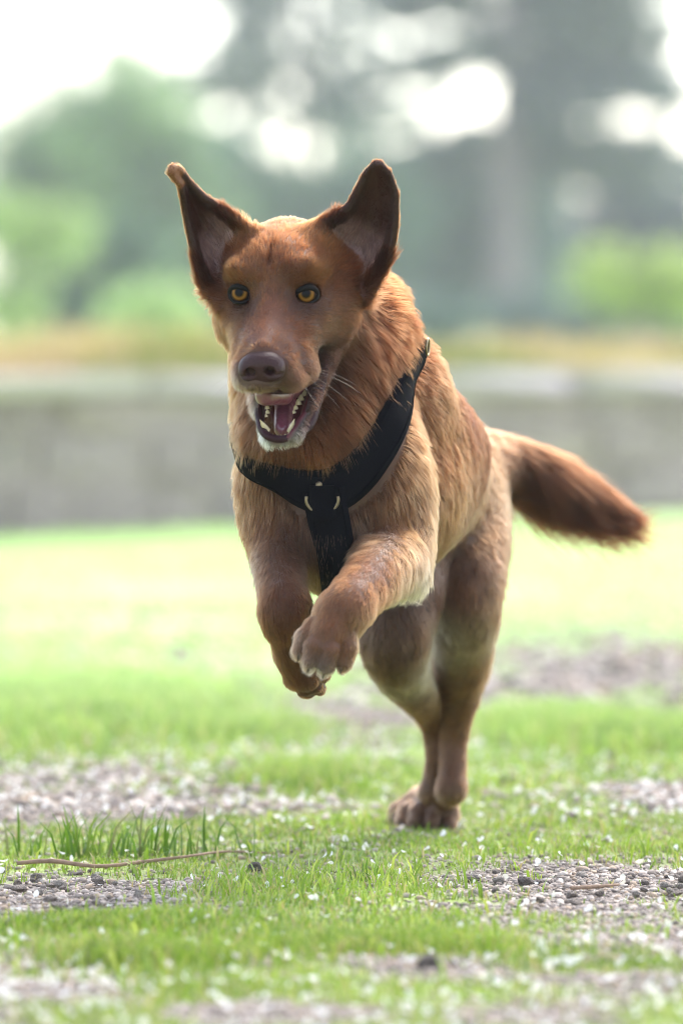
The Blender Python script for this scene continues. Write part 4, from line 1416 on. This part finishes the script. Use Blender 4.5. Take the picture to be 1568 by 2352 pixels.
def guides(p, k=7):
    fl, va = np.zeros((len(p), 3)), np.zeros((len(p), 5))
    for s in range(0, len(p), 20000):
        q = p[s:s + 20000]
        d = np.linalg.norm(q[:, None] - g_pos[None], axis=2) + .004
        ix = np.argpartition(d, k, axis=1)[:, :k]
        w = np.take_along_axis(d, ix, 1) ** -2.8
        w /= w.sum(1, keepdims=True)
        fl[s:s + 20000] = (g_flow[ix] * w[..., None]).sum(1)
        va[s:s + 20000] = (g_val[ix] * w[..., None]).sum(1)
    return fl, va


tri = np.concatenate([dog_f[:, [0, 1, 2]], dog_f[:, [0, 2, 3]]])
A_, B_, C_ = (dog_v[tri[:, k]] for k in range(3))
cr = np.cross(B_ - A_, C_ - A_)
area = np.linalg.norm(cr, axis=1) / 2
tn = nrm(cr)
vn = np.zeros_like(dog_v)
for k in range(3):
    np.add.at(vn, tri[:, k], cr)
vn = nrm(vn)
cen = (A_ + B_ + C_) / 3
vgf, vgv = guides(dog_v)
# ears: dark inside with pale tufts at the base, red-brown outside
for E_, sx in ((EAR_A, 1), (EAR_B, -1)):
    near = np.where(np.linalg.norm(dog_v - E_[8:].reshape(-1, 3).mean(0), axis=1) < .13)[0]
    q = E_.reshape(-1, 3)
    dd = np.linalg.norm(dog_v[near][:, None] - q[None], axis=2)
    j = dd.argmin(1)
    on = dd[np.arange(len(near)), j] < .017
    near, j = near[on], j[on]
    t, w = (j // 6) / 25.0, (j % 6) / 5.0
    ax = nrm(E_[-1].mean(0) - E_[4].mean(0))
    inner = vn[near][:, 1] < -.05
    fade = np.clip((t - .05) / .18, 0, 1)[:, None]
    mixv = np.clip((t - .26) / .26, 0, 1)[:, None]
    cin = np.array(s2l(216, 186, 182)) * (1 - mixv) + np.array(s2l(112, 68, 48)) * mixv
    edge = np.clip((np.abs(w - .5) - .36) / .1, 0, 1)[:, None]
    cin = cin * (1 - edge) + np.array(s2l(100, 62, 42)) * edge
    cout = np.array(s2l(166, 108, 72))
    if sx < 0:
        cin = np.where((t > .86)[:, None], np.array(s2l(196, 140, 98)), cin)
    cc = np.where(inner[:, None], cin, cout)
    vgv[near, 2:5] = vgv[near, 2:5] * (1 - fade) + cc * fade
    fdir = ax + (w - .5)[:, None] * np.array([sx * .5, 0, 0])
    vgf[near] = vgf[near] * (1 - fade) + fdir * fade
    vgv[near, 0] = vgv[near, 0] * (1 - fade[:, 0]) + np.where(inner, np.where(t < .4, .013, .0032), .006) * fade[:, 0]
    vgv[near, 1] = vgv[near, 1] * (1 - fade[:, 0]) + .3 * fade[:, 0]

gv = vgv[tri[:, 0]]
dens = (.010 / np.clip(gv[:, 0], .004, .08)) ** .45
dens *= np.where(nrm(np.array([0, CAM_Y, CAM_Z]) - cen)[:, :].__mul__(tn).sum(1) > -.35, 1.0, .22)
dens *= np.where(np.linalg.norm(cen - HEAD_O, axis=1) < .16, 1.35, 1.0)
wgt = area * dens
pick = rng.choice(len(tri), N_FUR, p=wgt / wgt.sum())
r1, r2 = np.sqrt(rng.random(N_FUR)), rng.random(N_FUR)
bc = np.stack([1 - r1, r1 * (1 - r2), r1 * r2], 1)
root = sum(dog_v[tri[pick, k]] * bc[:, k:k + 1] for k in range(3))
nor = nrm(sum(vn[tri[pick, k]] * bc[:, k:k + 1] for k in range(3)))
# bald places: mouth, nose leather, eye rims
keep = np.ones(N_FUR, bool)
near = np.linalg.norm(root - P(650, 940, 0), axis=1) < .13
keep[near] &= ev(cavity, root[near]) > np.where(root[near][:, 2] < P(650, 945, 0)[2], .0046, .0025)
near = np.linalg.norm(root - H(0, -.09, -.04), axis=1) < .04
keep[near] &= ev(nose_plus, root[near]) > .0008
for rim, c, (e, r) in zip(eye_lids, eye_c, EYES):
    d = np.linalg.norm(root[:, None] - rim[None, ::2], axis=2).min(1)
    keep &= (d > .0024) & (np.linalg.norm(root - c, axis=1) > r + .0012)
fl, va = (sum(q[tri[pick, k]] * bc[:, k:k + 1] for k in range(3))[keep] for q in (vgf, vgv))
root, nor = root[keep], nor[keep]
n = len(root)
length, lift, col = va[:, 0], va[:, 1], va[:, 2:5]

# hair pressed flat under the harness
from mathutils.kdtree import KDTree
kd = KDTree(len(STRAP_PTS))
for i, q in enumerate(STRAP_PTS):
    kd.insert(q, i)
kd.balance()
cand = np.where((np.abs(root[:, 2] - .45) < .18) & (root[:, 1] < .40) & (np.linalg.norm(root - HEAD_O, axis=1) > .10))[0]
sd = np.array([kd.find(root[i])[2] for i in cand])
over = cand[(sd >= .0076) & (sd < .028)]
lift[over] += .16
pressed = cand[sd < .0076]
length[pressed] = .0035
lift[pressed] = .05

# clumps and stray variation
cl = np.clip(length / .02, .3, 2.2)
jit = np.stack([vnoise(root, .0075, 11 + a) for a in range(3)], 1) * .34 + np.stack([vnoise(root, .0028, 21 + a) for a in range(3)], 1) * .22 + rng.normal(0, .10, (n, 3))
fl = nrm(fl) + jit * .76
tang = fl - nor * (fl * nor).sum(1, keepdims=True)
tang = nrm(tang)
length = length * (1 + .28 * vnoise(root, .011, 31)) * rng.uniform(.62, 1.25, n)
lift = np.clip(lift * (1 + .5 * vnoise(root, .009, 41)) + rng.normal(0, .05, n), .04, .9)
d0 = nrm(tang * (1 - lift)[:, None] + nor * (lift + .12)[:, None])
d1 = nrm(tang + nor * (lift * .25)[:, None] + np.array([0, 0, -.14]))
K = 5
T = np.linspace(0, 1, K)
pts = np.empty((n, K, 3), np.float32)
for i, t in enumerate(T):
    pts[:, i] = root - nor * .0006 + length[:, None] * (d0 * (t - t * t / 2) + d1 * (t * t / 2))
tone = 1 + .22 * vnoise(root, .018, 51) + .24 * vnoise(root, .0045, 52) + .18 * vnoise(root, .0022, 53) + rng.normal(0, .24, n)
tone = np.clip(tone, .35, 1.8)
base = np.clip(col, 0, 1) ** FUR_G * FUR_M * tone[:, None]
grad = np.array([.50, .72, 1.0, 1.15, 1.28])  # dark roots to light tips: coat shading put into the strand colour
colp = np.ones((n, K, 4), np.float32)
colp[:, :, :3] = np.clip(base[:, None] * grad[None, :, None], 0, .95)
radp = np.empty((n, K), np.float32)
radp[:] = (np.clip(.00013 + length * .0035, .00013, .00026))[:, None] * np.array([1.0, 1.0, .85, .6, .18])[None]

fur_mat = bpy.data.materials.new("dog_coat")
fur_mat.use_nodes = True
N, L = fur_mat.node_tree.nodes, fur_mat.node_tree.links
N.clear()
fo = N.new('ShaderNodeOutputMaterial')
fh = N.new('ShaderNodeBsdfHairPrincipled')
fh.parametrization = 'COLOR'
fh.inputs['Roughness'].default_value = .5
fh.inputs['Radial Roughness'].default_value = .6
fh.inputs['IOR'].default_value = 1.24
fa = N.new('ShaderNodeAttribute')
fa.attribute_name = 'tint'
L.new(fa.outputs['Color'], fh.inputs['Color'])
L.new(fh.outputs[0], fo.inputs['Surface'])


def strands(name, pts, rad_, col_, mat, parent):
    m, k = pts.shape[:2]
    cu = bpy.data.hair_curves.new(name)
    cu.add_curves([k] * m)
    cu.points.foreach_set('position', pts.astype(np.float32).ravel())
    cu.points.foreach_set('radius', rad_.astype(np.float32).ravel())
    at = cu.attributes.new('tint', 'FLOAT_COLOR', 'POINT')
    at.data.foreach_set('color', col_.astype(np.float32).ravel())
    cu.materials.append(mat)
    return link(bpy.data.objects.new(name, cu), parent)


strands("fur", pts, radp, colp, fur_mat, dog)
# skin takes the coat's colour underneath
skin = np.clip(vgv[:, 2:5], 0, 1) ** FUR_G * FUR_M * .7 * (1 - in_mouth[:, None]) + _ml * in_mouth[:, None]
body.data.attributes['tint'].data.foreach_set('color', np.concatenate([skin, np.ones((len(skin), 1))], 1).astype(np.float32).ravel())

# whiskers
wp, wr, wc = [], [], []
for px, py, y, dx, dy, ln_ in ((690, 840, -.05, 1, .1, .060), (685, 850, -.05, 1, .35, .055), (700, 845, -.035, 1, .2, .060), (695, 860, -.04, .9, .55, .045), (680, 868, -.055, .8, .8, .04), (705, 858, -.03, 1, .05, .05), (555, 850, -.06, -1, .3, .035), (552, 860, -.06, -1, .6, .04), (560, 870, -.06, -.8, .9, .035), (690, 875, -.04, .7, .9, .035), (560, 620, .02, -1, -.35, .05)):
    a = P(px, py, y)
    d = nrm(np.array([dx, .25, -dy]))
    w_ = [a + d * ln_ * t + np.array([0, .1, -.25]) * ln_ * t * t for t in np.linspace(0, 1, 6)]
    wp.append(w_)
    wr.append(np.linspace(.00009, .00003, 6))
    wc.append(np.tile(np.array([.20, .14, .09, 1]), (6, 1)))
strands("whiskers", np.array(wp), np.array(wr), np.array(wc), fur_mat, dog)
